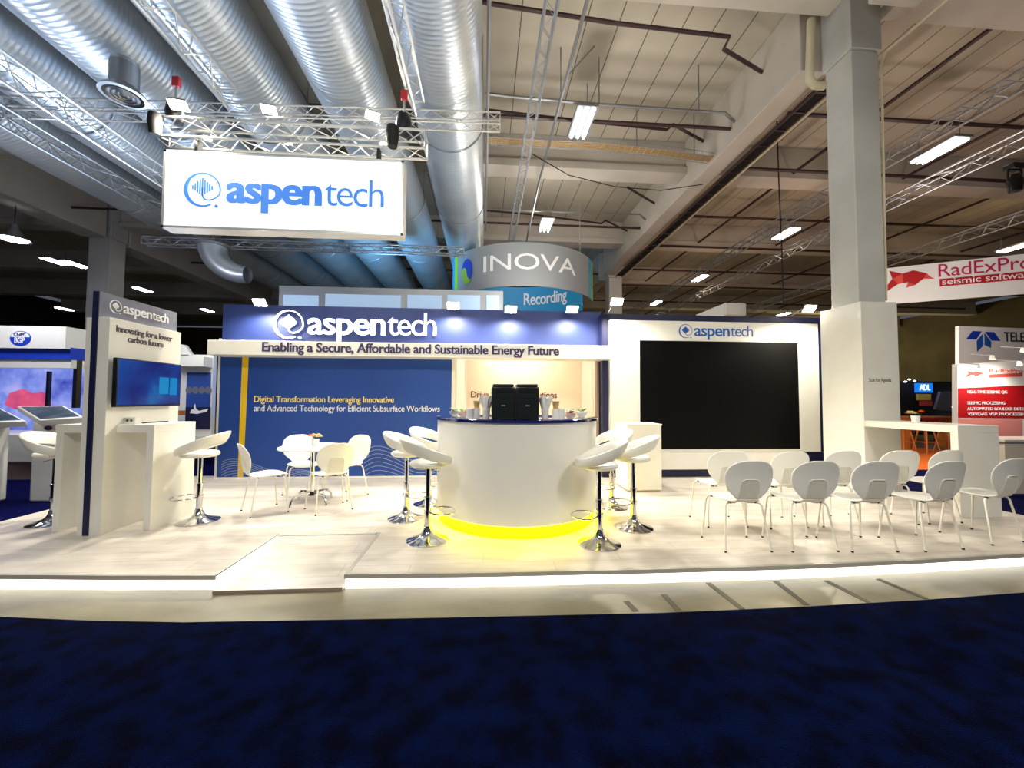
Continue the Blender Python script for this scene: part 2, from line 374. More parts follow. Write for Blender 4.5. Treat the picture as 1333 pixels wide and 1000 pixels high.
# ------------------------------------------------------------------ chairs
def make_chair(label):
    t = thing('shell_chair', label, 'chair')
    def shell(rows, thick, closed_front=False):
        mb = MB(); nx = 12; vs = []
        for (y, z, w_, dish, ny, nz) in rows:
            for i in range(nx+1):
                u = -1+2*i/nx
                vs.append((w_*u, y+dish*ny*(u*u), z+dish*nz*(u*u)))
        fs = [(j*(nx+1)+i, j*(nx+1)+i+1, (j+1)*(nx+1)+i+1, (j+1)*(nx+1)+i) for j in range(len(rows)-1) for i in range(nx)]
        mb.add(vs, fs, True); return mb
    seat = [(.235, .430, .05, .0, 0, 1), (.228, .436, .105, .0, 0, 1), (.205, .446, .150, .0, 0, 1), (.16, .455, .185, .004, 0, 1), (.10, .455, .205, .010, 0, 1), (.03, .449, .210, .014, 0, 1),
            (-.04, .443, .203, .016, 0, 1), (-.10, .440, .180, .014, 0, 1), (-.145, .444, .148, .010, 0, 1), (-.175, .456, .118, .006, 0, 1), (-.192, .475, .105, .004, 1, 0)]
    back = [(-.192, .475, .108, .004, 1, 0), (-.203, .50, .125, .006, 1, 0), (-.212, .53, .160, .012, 1, 0), (-.220, .565, .194, .018, 1, 0), (-.228, .605, .216, .025, 1, 0), (-.237, .65, .228, .031, 1, 0),
            (-.248, .70, .230, .034, 1, 0), (-.260, .745, .222, .032, 1, 0), (-.272, .785, .202, .026, 1, 0), (-.282, .815, .168, .018, 1, 0), (-.288, .835, .125, .01, 1, 0), (-.291, .847, .06, .003, 1, 0)]
    for nm, rows in (('seat', seat), ('backrest', back)):
        o = shell(rows, .012).build(nm, M['plastic'], t, local=True)
        s = o.modifiers.new('solid', 'SOLIDIFY'); s.thickness = .011; s.offset = 0
        s = o.modifiers.new('sub', 'SUBSURF'); s.levels = 1; s.render_levels = 1
        if nm == 'backrest': bk = o
    # ribbed window in the lower back
    ins = MB(); outl = []
    def by(z):
        if z < .475: return -.185
        for p_, q_ in zip(back, back[1:]):
            if z <= q_[1]: return p_[0]+(q_[0]-p_[0])*(z-p_[1])/(q_[1]-p_[1])
        return back[-1][0]
    n = 11
    for i in range(n):
        x0 = -.076+.152*i/n
        for za, zb_ in ((.49, .53), (.53, .57), (.57, .61), (.61, .655)):
            ya, yb = by(za)-.0065, by(zb_)-.0065
            ins.add([(x0, ya, za), (x0+.008, ya, za), (x0+.008, yb, zb_), (x0, yb, zb_), (x0, ya-.004, za), (x0+.008, ya-.004, za), (x0+.008, yb-.004, zb_), (x0, yb-.004, zb_)],
                    [(0, 1, 2, 3), (7, 6, 5, 4), (0, 4, 5, 1), (1, 5, 6, 2), (2, 6, 7, 3), (3, 7, 4, 0)])
    pth = [(sx*w_, by(z)-.008, z) for sx, w_, z in ((-1, .088, .485), (-1, .086, .53), (-1, .085, .58), (-1, .084, .62), (-1, .074, .655), (-1, .05, .668), (1, .05, .668), (1, .074, .655), (1, .084, .62), (1, .085, .58), (1, .086, .53), (1, .088, .485))]
    ins.tube(pth, .0045, 6)
    g = ins.build('ribbed_insert', M['paint'], t, local=True); g.parent = bk
    for sx in (-1, 1):
        for front in (1, 0):
            mb = MB()
            if front: pts = [(.06*sx, .13, .432), (.15*sx, .145, .432), (.185*sx, .155, .425), (.200*sx, .160, .400), (.232*sx, .195, .008)]
            else: pts = [(.06*sx, -.10, .428), (.125*sx, -.115, .430), (.158*sx, -.125, .425), (.172*sx, -.132, .400), (.215*sx, -.195, .008)]
            mb.tube(pts, .009, 8); lg = mb.build('leg', M['paint'], t, local=True)
            f = MB(); x, y, _ = pts[-1]; f.lathe([(0, 0), (.0105, 0), (.0105, .014), (0, .014)], x, y, 0, 8)
            ft = f.build('foot_cap', M['rubber'], t, local=True); ft.parent = lg
            f = MB(); x, y, _ = pts[1]; f.box(x-.012, x+.012, y-.008, y+.008, .424, .446); bp = f.build('buffer', M['rubber'], t, local=True); bp.parent = lg
    mb = MB()
    for sx in (-.06, .06): mb.tube([(sx, -.10, .428), (sx, .13, .432)], .008, 6)
    mb.build('seat_frame', M['paint'], t, local=True)
    return t
G1, G2 = 'white shell chairs facing the video wall', 'white shell chairs round the meeting table'
ch = make_chair('white shell chair in the row nearest the platform edge, first from the bar')
ch.location = (2.431, 3.69, 0); ch.rotation_euler = (0, 0, math.radians(-2)); ch['group'] = G1
for x, y, a, l in ((3.052, 3.66, -2, 'white shell chair in the row nearest the platform edge, second from the bar'),
                   (3.602, 3.625, -2, 'white shell chair in the middle of the row nearest the platform edge'),
                   (4.267, 3.62, 5, 'white shell chair in the row nearest the platform edge, fourth from the bar'),
                   (5.10, 3.75, 8, 'white shell chair at the far end of the front row, cut by the photo edge'),
                   (2.676, 4.375, -3, 'white shell chair in the row nearer the screen, first from the bar'),
                   (3.313, 4.30, 1, 'white shell chair in the row nearer the screen, second from the bar'),
                   (3.95, 4.33, 0, 'white shell chair in the middle of the row nearer the video wall'),
                   (4.68, 4.36, -4, 'white shell chair in the row nearer the screen, fourth from the bar'),
                   (5.235, 4.37, 3, 'white shell chair in the rear row, partly hidden, beside the high table panel')):
    dup(ch, (x, y, 0), math.radians(a), l, G1)
for x, y, a, l in ((-2.68, 5.08, -48, 'white shell chair on the yellow stripe side of the round table, seen in profile'),
                   (-2.58, 5.86, -143, 'white shell chair behind the round table, facing the camera'),
                   (-1.95, 5.80, 151, 'white shell chair behind the round table on the bar side'),
                   (-1.93, 5.14, 38, 'white shell chair with its back to the camera at the round table')):
    dup(ch, (x, y, 0), math.radians(a), l, G2)
# ------------------------------------------------------------------ round table
tb = thing('round_table', 'small round white meeting table on a chrome pedestal', 'table', (-2.28, 5.46, 0))
b = MB(); b.lathe([(0, .715), (.40, .715), (.415, .722), (.42, .732), (.415, .745), (.40, .75), (0, .75)], 0, 0, 0, 48); b.build('tabletop', M['plastic'], tb, local=True)
b = MB(); b.tube([(0, 0, .12), (0, 0, .715)], .028, 16); b.lathe([(0, .70), (.12, .705), (.12, .715), (0, .715)], 0, 0, 0, 16); b.build('pedestal', M['chrome'], tb, local=True)
b = MB(); b.lathe([(0, .10), (.045, .10), (.05, .12), (.04, .15), (0, .15)], 0, 0, 0, 16); b.build('hub', M['black'], tb, local=True)
for k in range(4):
    a = PI/4+k*PI/2+.2; c_, s_ = math.cos(a), math.sin(a)
    b = MB(); b.tube([(.03*c_, .03*s_, .13), (.14*c_, .14*s_, .135), (.24*c_, .24*s_, .12), (.285*c_, .285*s_, .07), (.295*c_, .295*s_, .004)], [.018, .017, .016, .015, .016], 8); b.build('foot', M['chrome'], tb, local=True)
# ------------------------------------------------------------------ flower pots
def flowers(loc, label, n_o):
    t = thing('flower_vase', label, 'flowers', loc)
    b = MB(); b.lathe([(0, 0), (.042, 0), (.048, .09), (.044, .09), (.04, .012), (0, .012)], seg=20); b.build('vase', M['paper'], t, local=True)
    for k in range(7):
        a = k*2.4; r = .0 if k == 0 else .065
        b = MB(); cx, cy, cz = r*math.cos(a), r*math.sin(a), .115+.012*(k % 3)
        for j in range(9):
            u = j*2*PI/9; w_ = .016
            for tier, (rr, hh) in enumerate(((.045, .004), (.03, .02), (.015, .03))):
                p = Vector((cx+rr*math.cos(u+tier), cy+rr*math.sin(u+tier), cz+hh)); q = Vector((cx, cy, cz)); s = Vector((-math.sin(u+tier), math.cos(u+tier), 0))*w_
                b.add([q, (q+p)/2+s+Vector((0, 0, .006)), p, (q+p)/2-s+Vector((0, 0, .006))], [(0, 1, 2, 3)], True)
        b.build('blossom', M['petalo'] if k in n_o else M['petalc'], t, local=True, label='orange blossom' if k in n_o else 'cream blossom')
    b = MB()
    for k in range(5):
        a = k*1.3; b.tube([(0, 0, .03), (.03*math.cos(a), .03*math.sin(a), .08), (.06*math.cos(a), .06*math.sin(a), .12)], .003, 5)
    b.build('stems', M['dgreen'], t, local=True)
flowers((-2.27, 5.50, .75), 'small white pot of cream and orange flowers on the round meeting table', (1, 4))

# ------------------------------------------------------------------ bar stools
def make_stool(label):
    t = thing('bar_stool', label, 'bar stool')
    b = MB(); b.lathe([(0, 0), (.20, 0), (.205, .006), (.195, .012), (.13, .03), (.075, .055), (.05, .085), (.038, .12), (.036, .14), (0, .14)], seg=40); b.build('base', M['chrome'], t, local=True)
    b = MB(); b.tube([(0, 0, .10), (0, 0, .42)], .030, 20); b.tube([(0, 0, .42), (0, 0, .735)], .024, 20); b.lathe([(.03, .40), (.036, .40), (.036, .425), (.024, .43)], seg=20); b.build('pole', M['chrome'], t, local=True)
    pts = []
    for k in range(24):
        a = 2*PI*k/24; pts.append((.145+.125*math.cos(a) if True else 0, .15*math.sin(a), .27+.0*math.cos(a)))
    b = MB(); b.tube(pts, .0085, 8, closed=True); b.lathe([(.03, .25), (.038, .25), (.038, .29), (.03, .29)], seg=20); b.build('footrest', M['chrome'], t, local=True)
    b = MB(); prof = [(0, .715), (.12, .715), (.165, .722), (.188, .74), (.19, .758), (.178, .775), (.15, .782), (0, .785)]
    b.lathe(prof, 0.01, 0, 0, 36, scale=(1.0, .98)); b.build('seat', M['leather'], t, local=True)
    b = MB(); n = 40; ns = 12; vs = []
    for i in range(n):                       # ring backrest: low at the front (+x), high at the back (-x)
        a = 2*PI*i/n; bk = (1-math.cos(a))/2
        px, py = .225*math.cos(a)-.015, .225*math.sin(a)
        zc = .772+.165*bk
        hh = .040+.030*bk; tk = .025-.007*bk
        lean = .45*bk
        for j in range(ns):
            u = 2*PI*j/ns; cu, su = math.cos(u), math.sin(u)
            rr = tk*(abs(cu)**.8)*(1 if cu > 0 else -1); zz = hh*(abs(su)**.8)*(1 if su > 0 else -1)
            out = rr + zz*lean
            vs.append((px+out*math.cos(a), py+out*math.sin(a), zc+zz))
    fs = [(i*ns+j, i*ns+(j+1) % ns, ((i+1) % n)*ns+(j+1) % ns, ((i+1) % n)*ns+j) for i in range(n) for j in range(ns)]
    b.add(vs, fs, True); b.build('ring_backrest', M['leather'], t, local=True)
    b = MB(); b.tube([(.02, -.03, .712), (.05, -.14, .706), (.055, -.2, .70)], .005, 6); b.build('lift_lever', M['chrome'], t, local=True)
    return t
BX, BY = .40, 4.86
def face_bar(x, y, d=0): return math.atan2(BY-y, BX-x)+math.radians(d)
GS = 'white ring-backed bar stools'
st = make_stool('white ring-backed bar stool in front of the white counter with the television'); st.location = (-3.20, 4.72, 0); st.rotation_euler = (0, 0, math.radians(188)); st['group'] = GS
for x, y, rz, l in ((-.895, 4.69, face_bar(-.895, 4.69, -14), 'white bar stool left of the round bar, farthest from the bar front'),
                    (-.549, 3.97, face_bar(-.549, 3.97, -22), 'white bar stool at the front left of the round bar, nearest the ramp'),
                    (-.72, 5.33, face_bar(-.72, 5.33, -5), 'white bar stool behind the other two on the ramp side of the round bar'),
                    (1.117, 3.78, face_bar(1.117, 3.78, 48), 'white bar stool at the front right of the round bar, over the yellow glow'),
                    (1.63, 4.23, face_bar(1.63, 4.23, 12), 'white bar stool right of the round bar, in front of the small white cabinet'),
                    (1.66, 5.05, face_bar(1.66, 5.05, 18), 'white bar stool right of the round bar, its open ring facing the camera'),
                    (1.36, 5.86, face_bar(1.36, 5.86), 'white bar stool almost hidden behind the round bar'),
                    (-4.74, 4.74, math.radians(5), 'white bar stool by the outer counter near the touchscreen kiosks')):
    dup(st, (x, y, 0), rz, l, GS)

# ------------------------------------------------------------------ round bar
bar = thing('round_bar', 'round white gloss bar with navy worktop and yellow glowing plinth', 'bar', (BX, BY, 0))
R = .96
b = MB(); b.lathe([(R-.035, 0), (R-.035, .006), (R-.06, .006), (R-.06, 0)], seg=96); b.lathe([(R-.065, .0), (R-.065, .135)], seg=96); b.build('plinth_light', M['yled'], bar, local=True, label='yellow glowing plinth')
b = MB(); b.lathe([(R-.09, .13), (R, .13), (R, 1.145), (R-.03, 1.145), (R-.03, .16), (R-.09, .16), (R-.09, .13)], seg=96); b.build('body', M['gloss'], bar, local=True)
b = MB(); b.lathe([(R-.42, 1.145), (R+.01, 1.145), (R+.018, 1.150), (R+.018, 1.176), (R+.012, 1.18), (R-.42, 1.18), (R-.42, 1.145)], seg=96); b.build('worktop', M['topnavy'], bar, local=True)
b = MB(); b.lathe([(R-.42, 0), (R-.42, 1.145), (R-.45, 1.145), (R-.45, 0)], seg=64); b.build('inner_panel', M['white'], bar, local=True)
ZT = 1.18
def on_bar(px, py, r_off=None): return at(px, py, Z=ZT)
def bar_pt(px, rad):
    """point on the worktop at radius rad whose sight line is photo column px (front half)"""
    d = at(px, 545, Y=4.0); dx, dy = d.x/4.0, 1.0
    a = dx*dx+dy*dy; bq = -2*(dx*BX+BY); c_ = BX*BX+BY*BY-rad*rad
    t = (-bq-math.sqrt(max(bq*bq-4*a*c_, 0)))/(2*a); return Vector((dx*t, t, ZT))
for k, (px, l) in enumerate(((654.5, 'dark coffee machine on the bar, the one nearer the meeting table'), (685, 'dark coffee machine on the bar, the one nearer the video wall'))):
    p = bar_pt(px, .82)
    t = thing('coffee_machine', l, 'coffee machine', p, 0, 'coffee machines on the bar')
    b = MB(); b.box(-.117, .117, -.12, .20, .0, .335); b.build('housing', M['machine'], t, local=True, bevel=.012)
    b = MB(); b.box(-.105, .105, -.11, .19, .335, .362); b.build('top_tray', M['black'], t, local=True, bevel=.008)
    b = MB(); b.box(-.085, .085, -.123, -.118, .275, .325); b.build('vent', M['black'], t, local=True)
    b = MB(); b.box(-.112, .112, -.1225, -.119, .255, .260); b.box(-.112, .112, -.1225, -.119, .04, .043); b.build('panel_groove', M['rubber'], t, local=True)
    b = MB(); b.box(-.02, .02, -.124, -.119, .14, .15); b.build('badge', M['alud'], t, local=True)
for px, l in ((633, 'white paper napkins fanned in a tall glass, ramp side of the coffee machines'), (709.5, 'white paper napkins fanned in a tall glass, video wall side of the coffee machines')):
    p = bar_pt(px, .86)
    t = thing('napkin_glass', l, 'napkins', p, 0, 'napkin glasses on the bar')
    b = MB(); b.lathe([(0, 0), (.036, 0), (.041, .10), (.039, .10), (.034, .006), (0, .006)], seg=20); b.build('glass', M['glass'], t, local=True)
    b = MB(); n = 18; vs = [];
    for i in range(n):
        a = 2*PI*i/n; vs.append((.03*math.cos(a), .03*math.sin(a), .008))
    for i in range(n):
        a = 2*PI*i/n; rr = .037*(1+.05*(-1)**i); vs.append((rr*math.cos(a), rr*math.sin(a), .11))
    for i in range(n):
        a = 2*PI*i/n; rr = .074+.010*(-1)**i; hh = .20+.055*abs(math.sin(2.5*a+.4))
        vs.append((rr*math.cos(a), rr*math.sin(a), hh))
    b.add(vs, [(j*n+i, j*n+(i+1) % n, (j+1)*n+(i+1) % n, (j+1)*n+i) for j in (0, 1) for i in range(n)])
    for i in range(3): a = i*2.1+.3; b.add([(0, 0, .1), (.05*math.cos(a), .05*math.sin(a), .25), (.05*math.cos(a+.9), .05*math.sin(a+.9), .22)], [(0, 1, 2)])
    b.build('napkins', M['paper'], t, local=True)
def cup_stack(px, rad, label, kraft):
    t = thing('cup_stack', label, 'cups', bar_pt(px, rad), 0, 'paper cup stacks on the bar')
    b = MB(); b.lathe([(0, 0), (.034, 0), (.040, .095), (.037, .095), (.037, .10), (.041, .11), (.0, .11)], seg=24); b.build('cups', M['paper'], t, local=True)
    if kraft:
        b = MB(); b.lathe([(0, .11), (.028, .11), (.038, .185), (.040, .188), (0, .188)], seg=24); b.build('kraft_cup', M['cork'], t, local=True)
        b = MB(); b.lathe([(.041, .186), (.043, .190), (.043, .196), (0, .197)], seg=24); b.build('lid', M['paper'], t, local=True)
    return t
cup_stack(620.5, .74, 'white paper cups topped with a brown kraft cup beside the napkins, ramp side', True)
cup_stack(612, .80, 'plain white paper cup stack next to the sweets bowl, ramp side', False)
cup_stack(723.5, .80, 'white paper cups topped with a brown kraft cup beside the napkins, video wall side', True)
cup_stack(730.5, .84, 'plain white paper cup stack beside the salad bowls', False)
def bowl(px, rad, label, fill, leaves, lm):
    t = thing('snack_bowl', label, 'bowl', bar_pt(px, rad), 0, 'small glass bowls on the bar'); t.scale = (1.3, 1.3, 1.3)
    b = MB(); b.lathe([(0, 0), (.025, 0), (.045, .02), (.055, .045), (.052, .045), (.042, .022), (.023, .004), (0, .004)], seg=24); b.build('glass_bowl', M['glass'], t, local=True)
    b = MB()
    for k in range(16):
        a = k*2.4; r = .036*math.sqrt(k/16); b.lathe([(0, -.012), (.009, -.008), (.012, 0), (.009, .008), (0, .012)], r*math.cos(a), r*math.sin(a), .03+.006*(k % 3), 8)
    b.build('filling', fill, t, local=True)
    for k in range(leaves):
        a = k*2.2+px; L = .07+.02*(k % 2); q = Vector((0, 0, .04)); d = Vector((math.cos(a), math.sin(a), .9)).normalized(); s = Vector((-math.sin(a), math.cos(a), 0))
        b = MB(); b.add([q, q+d*L*.4+s*.022, q+d*L*.8+s*.016-Vector((0, 0, .01)), q+d*L-Vector((0, 0, .02)), q+d*L*.8-s*.016-Vector((0, 0, .01)), q+d*L*.4-s*.022, q+d*L*.5+Vector((0, 0, .008))],
                        [(0, 1, 6), (1, 2, 6), (2, 3, 6), (3, 4, 6), (4, 5, 6), (5, 0, 6)], True); b.build('leaf', lm, t, local=True)
bowl(592, .70, 'small glass bowl of greens at the ramp-side end of the bar top', M['dgreen'], 2, M['dgreen'])
bowl(603, .74, 'small glass bowl of amber snacks beside the plain cup stack, ramp side', M['amber'], 2, M['green'])
bowl(742, .80, 'small glass bowl of red and amber snacks with dark leaves, video wall side', M['amber'], 4, M['dgreen'])
bowl(757, .74, 'glass bowl with big bright green leaves at the right end of the bar', M['paper'], 4, M['green'])

# ------------------------------------------------------------------ back wall of the stand
def wbox(name, x0, x1, y0, y1, z0, z1, m_, parent, bevel=0, label=None):
    b = MB(); b.box(x0, x1, y0, y1, z0, z1); return b.build(name, m_, parent, bevel=bevel, label=label)
YW = 7.15; RX = (1, 0, 0); UZ = (0, 0, 1)
bw = thing('graphic_wall', 'tall blue printed stand wall with yellow stripe, contour lines and slogan', 'exhibition wall', (-2.6, YW, 0))
wbox('wall_body', -4.62, -.56, YW+.006, YW+.12, 0, 2.42, M['white'], bw)
wbox('header', -4.56, 2.16, YW-.004, YW+.12, 2.33, 3.02, M['navy'], bw)
wbox('wall_body', -4.62, -.56, YW-.012, YW+.006, 0, .022, M['white'], bw)
wbox('blue_graphic', -4.575, -.585, YW-.004, YW+.006, .022, 2.33, M['blue'], bw, label='blue printed graphic')
b = MB(); xa = at(320, 466, Y=YW).x; xb = at(313, 621, Y=YW).x
b.prism([(xb-.045, YW-.0055, .022), (xb+.045, YW-.0055, .022), (xa+.055, YW-.0055, 2.33), (xa-.055, YW-.0055, 2.33)], (0, .001, 0)); b.build('yellow_stripe', M['yellowbar'], bw)
b = MB(); p = at(331, 523.5, Y=YW); q = at(513, 524.5, Y=YW); put_text(b, 'Digital Transformation Leveraging Innovative', (p.x, YW-.0055, p.z), RX, UZ, q.x-p.x, .071, .012); b.build('slogan', M['inkyellow'], bw, label='yellow slogan lettering')
b = MB(); p = at(331, 534.5, Y=YW); q = at(572.5, 536, Y=YW); put_text(b, 'and Advanced Technology for Efficient Subsurface Workflows', (p.x, YW-.0055, p.z-.01), RX, UZ, q.x-p.x, .071, .004); b.build('slogan', M['inkwhite'], bw, label='white slogan lettering')
b = MB()
for k in range(8):
    for xs, xe, hz in ((-4.5, -2.9, .30), (-2.1, -.6, .52)):
        pts = []
        for i in range(60):
            u = i/59; x = xs+(xe-xs)*u
            z = -.04 + hz*1.1*(k/7.2)*(.62+.38*math.sin(4.6*u+.3)) + .085*math.sin(u*7.5+k*.16)+.01*math.sin(u*17+k*.1)
            if .035 < z < .62: pts.append((x, z))
            elif len(pts) > 1: ribbon(b, pts, [.009]*len(pts), (0, YW-.0045, 0), RX, UZ, .0006); pts = []
            else: pts = []
        if len(pts) > 1: ribbon(b, pts, [.009]*len(pts), (0, YW-.0045, 0), RX, UZ, .0006)
b.build('contour_lines', M['contour'], bw)
lg = thing('backlit_logo', 'glowing white company logo on the navy header above the slogan fascia', 'sign', (-2.4, YW-.01, 2.6))
p = at(355, 422, Y=YW-.01); q = at(568, 424, Y=YW-.01)
logo(lg, (p.x, YW-.01, p.z), RX, UZ, q.x-p.x, M['litwhite'], depth=.02, solid=True)
fa = thing('slogan_fascia', 'long white fascia board with dark slogan projecting from the navy wall', 'sign', (-1.1, 6.75, 2.1))
wbox('fascia_box', -4.53, 2.22, 6.74, YW-.006, 2.095, 2.335, M['white'], fa, bevel=.004)
b = MB(); p = at(341, 459, Y=6.74); q = at(728, 464.5, Y=6.74)
put_text(b, 'Enabling a Secure, Affordable and Sustainable Energy Future', (p.x, 6.74, 2.158), RX, UZ, q.x-p.x, .100, .026); b.build('slogan', M['ink'], fa)
# kitchen recess behind the bar
kr = thing('kitchen_recess', 'cream lined recess behind the bar with half hidden brown lettering', 'recess', (.8, 7.9, 0))
XL, XR = -.56, 2.08
wbox('back_panel', XL, XR, 8.3, 8.36, 0, 2.6, M['wallbeige'], kr)
wbox('side_panel', XR, XR+.05, 7.27, 8.36, 0, 2.6, M['white'], kr)
wbox('side_panel', XL-.05, XL, 7.27, 8.36, 0, 2.6, M['white'], kr)
wbox('top_panel', XL-.05, XR+.05, 7.27, 8.36, 2.6, 2.63, M['white'], kr)
wbox('door_frame', XL-.03, XL+.02, YW-.02, YW+.12, 0, 2.33, M['white'], kr)
wbox('door_frame', XR-.01, XR+.03, YW-.02, YW+.12, 0, 2.33, M['basebr'], kr)
wbox('door_panel', XR-.012, XR, 7.4, 7.72, 0, 1.98, M['paint'], kr, bevel=.003)
b = MB(); b.prism([(XL+.02, 7.28, 0), (XL+.14, 7.9, 0), (XL+.17, 7.9, 0), (XL+.05, 7.28, 0)], (0, 0, 2.55)); b.build('door_leaf', M['gloss'], kr, label='half open white gloss door leaf')
wbox('door_edge', XL+.17, XL+.20, 7.88, 7.92, 0, 2.55, M['white'], kr)
b = MB(); p = at(613, 517.5, Y=8.29); q = at(725, 519, Y=8.29)
put_text(b, 'Drive Sustainable Solutions', (p.x, 8.299, p.z), RX, UZ, q.x-p.x, .085, .012); b.build('lettering', M['brown'], kr)
wbox('ceiling_lamp', .3, .6, 7.7, 7.9, 2.585, 2.6, M['tube'], kr)
# ------------------------------------------------------------------ video wall
vw = thing('video_wall', 'big black video screen in a white frame on a navy stand wall', 'video wall', (4.1, 6.9, 0))
wbox('wall_body', 2.12, 6.58, 6.95, 7.25, 0, 2.95, M['dnavy'], vw)
YV = 6.86
def vp(px, py): return at(px, py, Y=YV)
xl, xr = vp(794.3, 500).x, vp(1066.5, 500).x; sx0, sx1 = vp(833, 500).x, vp(1039, 500).x
zt, zs1, zs0, zb = vp(930, 419).z, vp(930, 444.7).z, vp(930, 584.6).z, vp(930, 611).z
wbox('frame_panel', xl, xr, YV, 6.95, zs1, zt, M['white'], vw)
wbox('frame_panel', xl, sx0, YV, 6.95, zb, zs1, M['white'], vw)
wbox('frame_panel', sx1, xr, YV, 6.95, vp(1050, 588).z, zs1, M['white'], vw)
wbox('frame_panel', sx0, sx1, YV, 6.95, zb, zs0, M['white'], vw)
wbox('screen', sx0, sx1, YV-.012, 6.95, zs0, zs1, M['screen'], vw, label='switched off black screen')
vl = thing('printed_logo', 'flat blue company logo on the white frame above the black screen', 'sign', (4.1, YV, 2.6))
p = at(883, 431, Y=YV); q = at(980, 433, Y=YV); logo(vl, (p.x, YV, p.z), RX, UZ, q.x-p.x, M['inkblue'], depth=.003, solid=True)
# ------------------------------------------------------------------ small cabinet
cb = thing('storage_cabinet', 'plain white waist-high cabinet between the bar stools and the black screen', 'cabinet', (2.45, 6.1, 0))
wbox('body', 2.17, 2.70, 5.86, 6.4, .02, 1.0, M['white'], cb); wbox('top', 2.16, 2.71, 5.85, 6.41, 1.0, 1.02, M['white'], cb); wbox('plinth', 2.20, 2.68, 5.88, 6.38, 0, .02, M['cork'], cb)
bag = MB(); bag.box(2.78, 2.84, 6.2, 6.5, 0, .42); tag(bag.build('document_case', M['black'], bevel=.02), 'black case standing on the floor behind the white cabinet', 'case')
# ------------------------------------------------------------------ tower wall with TV
tw = thing('tower_wall', 'slim white stand wall with navy core and grey logo board on top', 'exhibition wall', (-3.95, 4.8, 0))
wbox('side_slab', -4.075, -4.006, 4.30, 5.24, 0, 2.205, M['white'], tw)
wbox('core', -4.006, -3.952, 4.28, 5.30, 0, 2.475, M['dnavy'], tw, label='navy core board')
wbox('side_slab', -3.952, -3.842, 4.29, 5.24, 0, 2.21, M['white'], tw, bevel=.002)
wbox('sign_board', -3.952, -3.944, 4.285, 5.30, 2.21, 2.475, M['grey'], tw, label='grey logo board')
tl = thing('logo_lettering', 'white company logo on the grey board crowning the tower wall', 'sign', (-3.94, 4.7, 2.3))
p = at(141.5, 400, X=-3.943); q = at(219, 415, X=-3.943); logo(tl, (-3.944, p.y, 2.355), (0, 1, 0), UZ, q.y-p.y, M['inkwhite'], depth=.006, solid=True)
b = MB()
put_text(b, 'Innovating for a lower', (-3.842, at(151, 434, X=-3.84).y, 2.075), (0, 1, 0), UZ, at(224, 444, X=-3.84).y-at(151, 434, X=-3.84).y, .044, .012)
put_text(b, 'carbon future', (-3.842, at(166, 449, X=-3.84).y, 1.985), (0, 1, 0), UZ, at(212, 455, X=-3.84).y-at(166, 449, X=-3.84).y, .044, .012)
b.build('slogan', M['inkgrey'], tw)
tv = thing('wall_television', 'flat television with blue picture hung on the white tower wall', 'television', (-3.8, 4.8, 1.5))
A = [at(153.5, 466, X=-3.74), at(237, 474.5, X=-3.74), at(233.5, 527.5, X=-3.74), at(150, 531, X=-3.74)]
y0, y1 = (A[0].y+A[3].y)/2, (A[1].y+A[2].y)/2; z1_, z0_ = (A[0].z+A[1].z)/2, (A[2].z+A[3].z)/2
wbox('bezel', -3.785, -3.74, y0, y1, z0_, z1_, M['black'], tv, bevel=.004)
wbox('screen', -3.7405, -3.7385, y0+.012, y1-.012, z0_+.022, z1_-.012, M['tvimg'], tv, label='blue lit screen picture')
wbox('bracket', -3.842, -3.785, (y0+y1)/2-.12, (y0+y1)/2+.12, (z0_+z1_)/2-.1, (z0_+z1_)/2+.1, M['black'], tv)
for nm, x0, x1, z0, z1 in (('left', .46, .60, .35, .62), ('right', .62, .78, .33, .60)): pass
b = MB(); H_ = z1_-z0_; W_ = y1-y0
b.box(-3.7387, -3.7380, y0+W_*.62, y0+W_*.78, z0_+H_*.28, z0_+H_*.66); b.box(-3.7387, -3.7380, y0+W_*.80, y0+W_*.93, z0_+H_*.26, z0_+H_*.66); b.build('picture_highlight', M['tvpale'], tv)
# counters on both sides of the tower
def counter(name, label, x0, x1, y0, y1, legx0, legx1, top=1.1):
    t = thing(name, label, 'counter', ((x0+x1)/2, (y0+y1)/2, 0))
    wbox('counter_top', x0, x1, y0, y1, top-.085, top, M['white'], t, bevel=.002); wbox('side_panel', legx0, legx1, y0, y1, 0, top-.085, M['white'], t, bevel=.002); return t
counter('wall_counter', 'white high counter under the television with one full-height side panel', -3.842, -3.475, 4.42, 5.02, -3.545, -3.475)
counter('wall_counter', 'white high counter on the kiosk side of the tower wall', -4.43, -4.075, 4.42, 5.02, -4.43, -4.36)
sk = thing('socket_box', 'white double socket box on the counter under the television', 'socket', (-3.785, 4.52, 1.1))
pz = sk.location; wbox('housing', pz.x-.06, pz.x+.05, pz.y-.02, pz.y+.04, 1.1, 1.175, M['plastic'], sk, bevel=.006)
b = MB(); 
for dx in (-.025, .015): b.prism([(pz.x+dx+.014*math.cos(a), pz.y-.0235, 1.14+.014*math.sin(a)) for a in [k*PI/6 for k in range(12)]], (0, .003, 0))
b.build('outlet', M['inkgrey'], sk)
cbp = [(-3.79, 4.66, 1.107), (-3.775, 4.73, 1.107), (-3.745, 4.77, 1.107), (-3.74, 4.84, 1.107), (-3.70, 4.90, 1.107)]
b = MB(); b.tube(cbp, .007, 6); tag(b.build('power_cable', M['rubber']), 'short dark cable lying on the counter beside the socket box', 'cable')
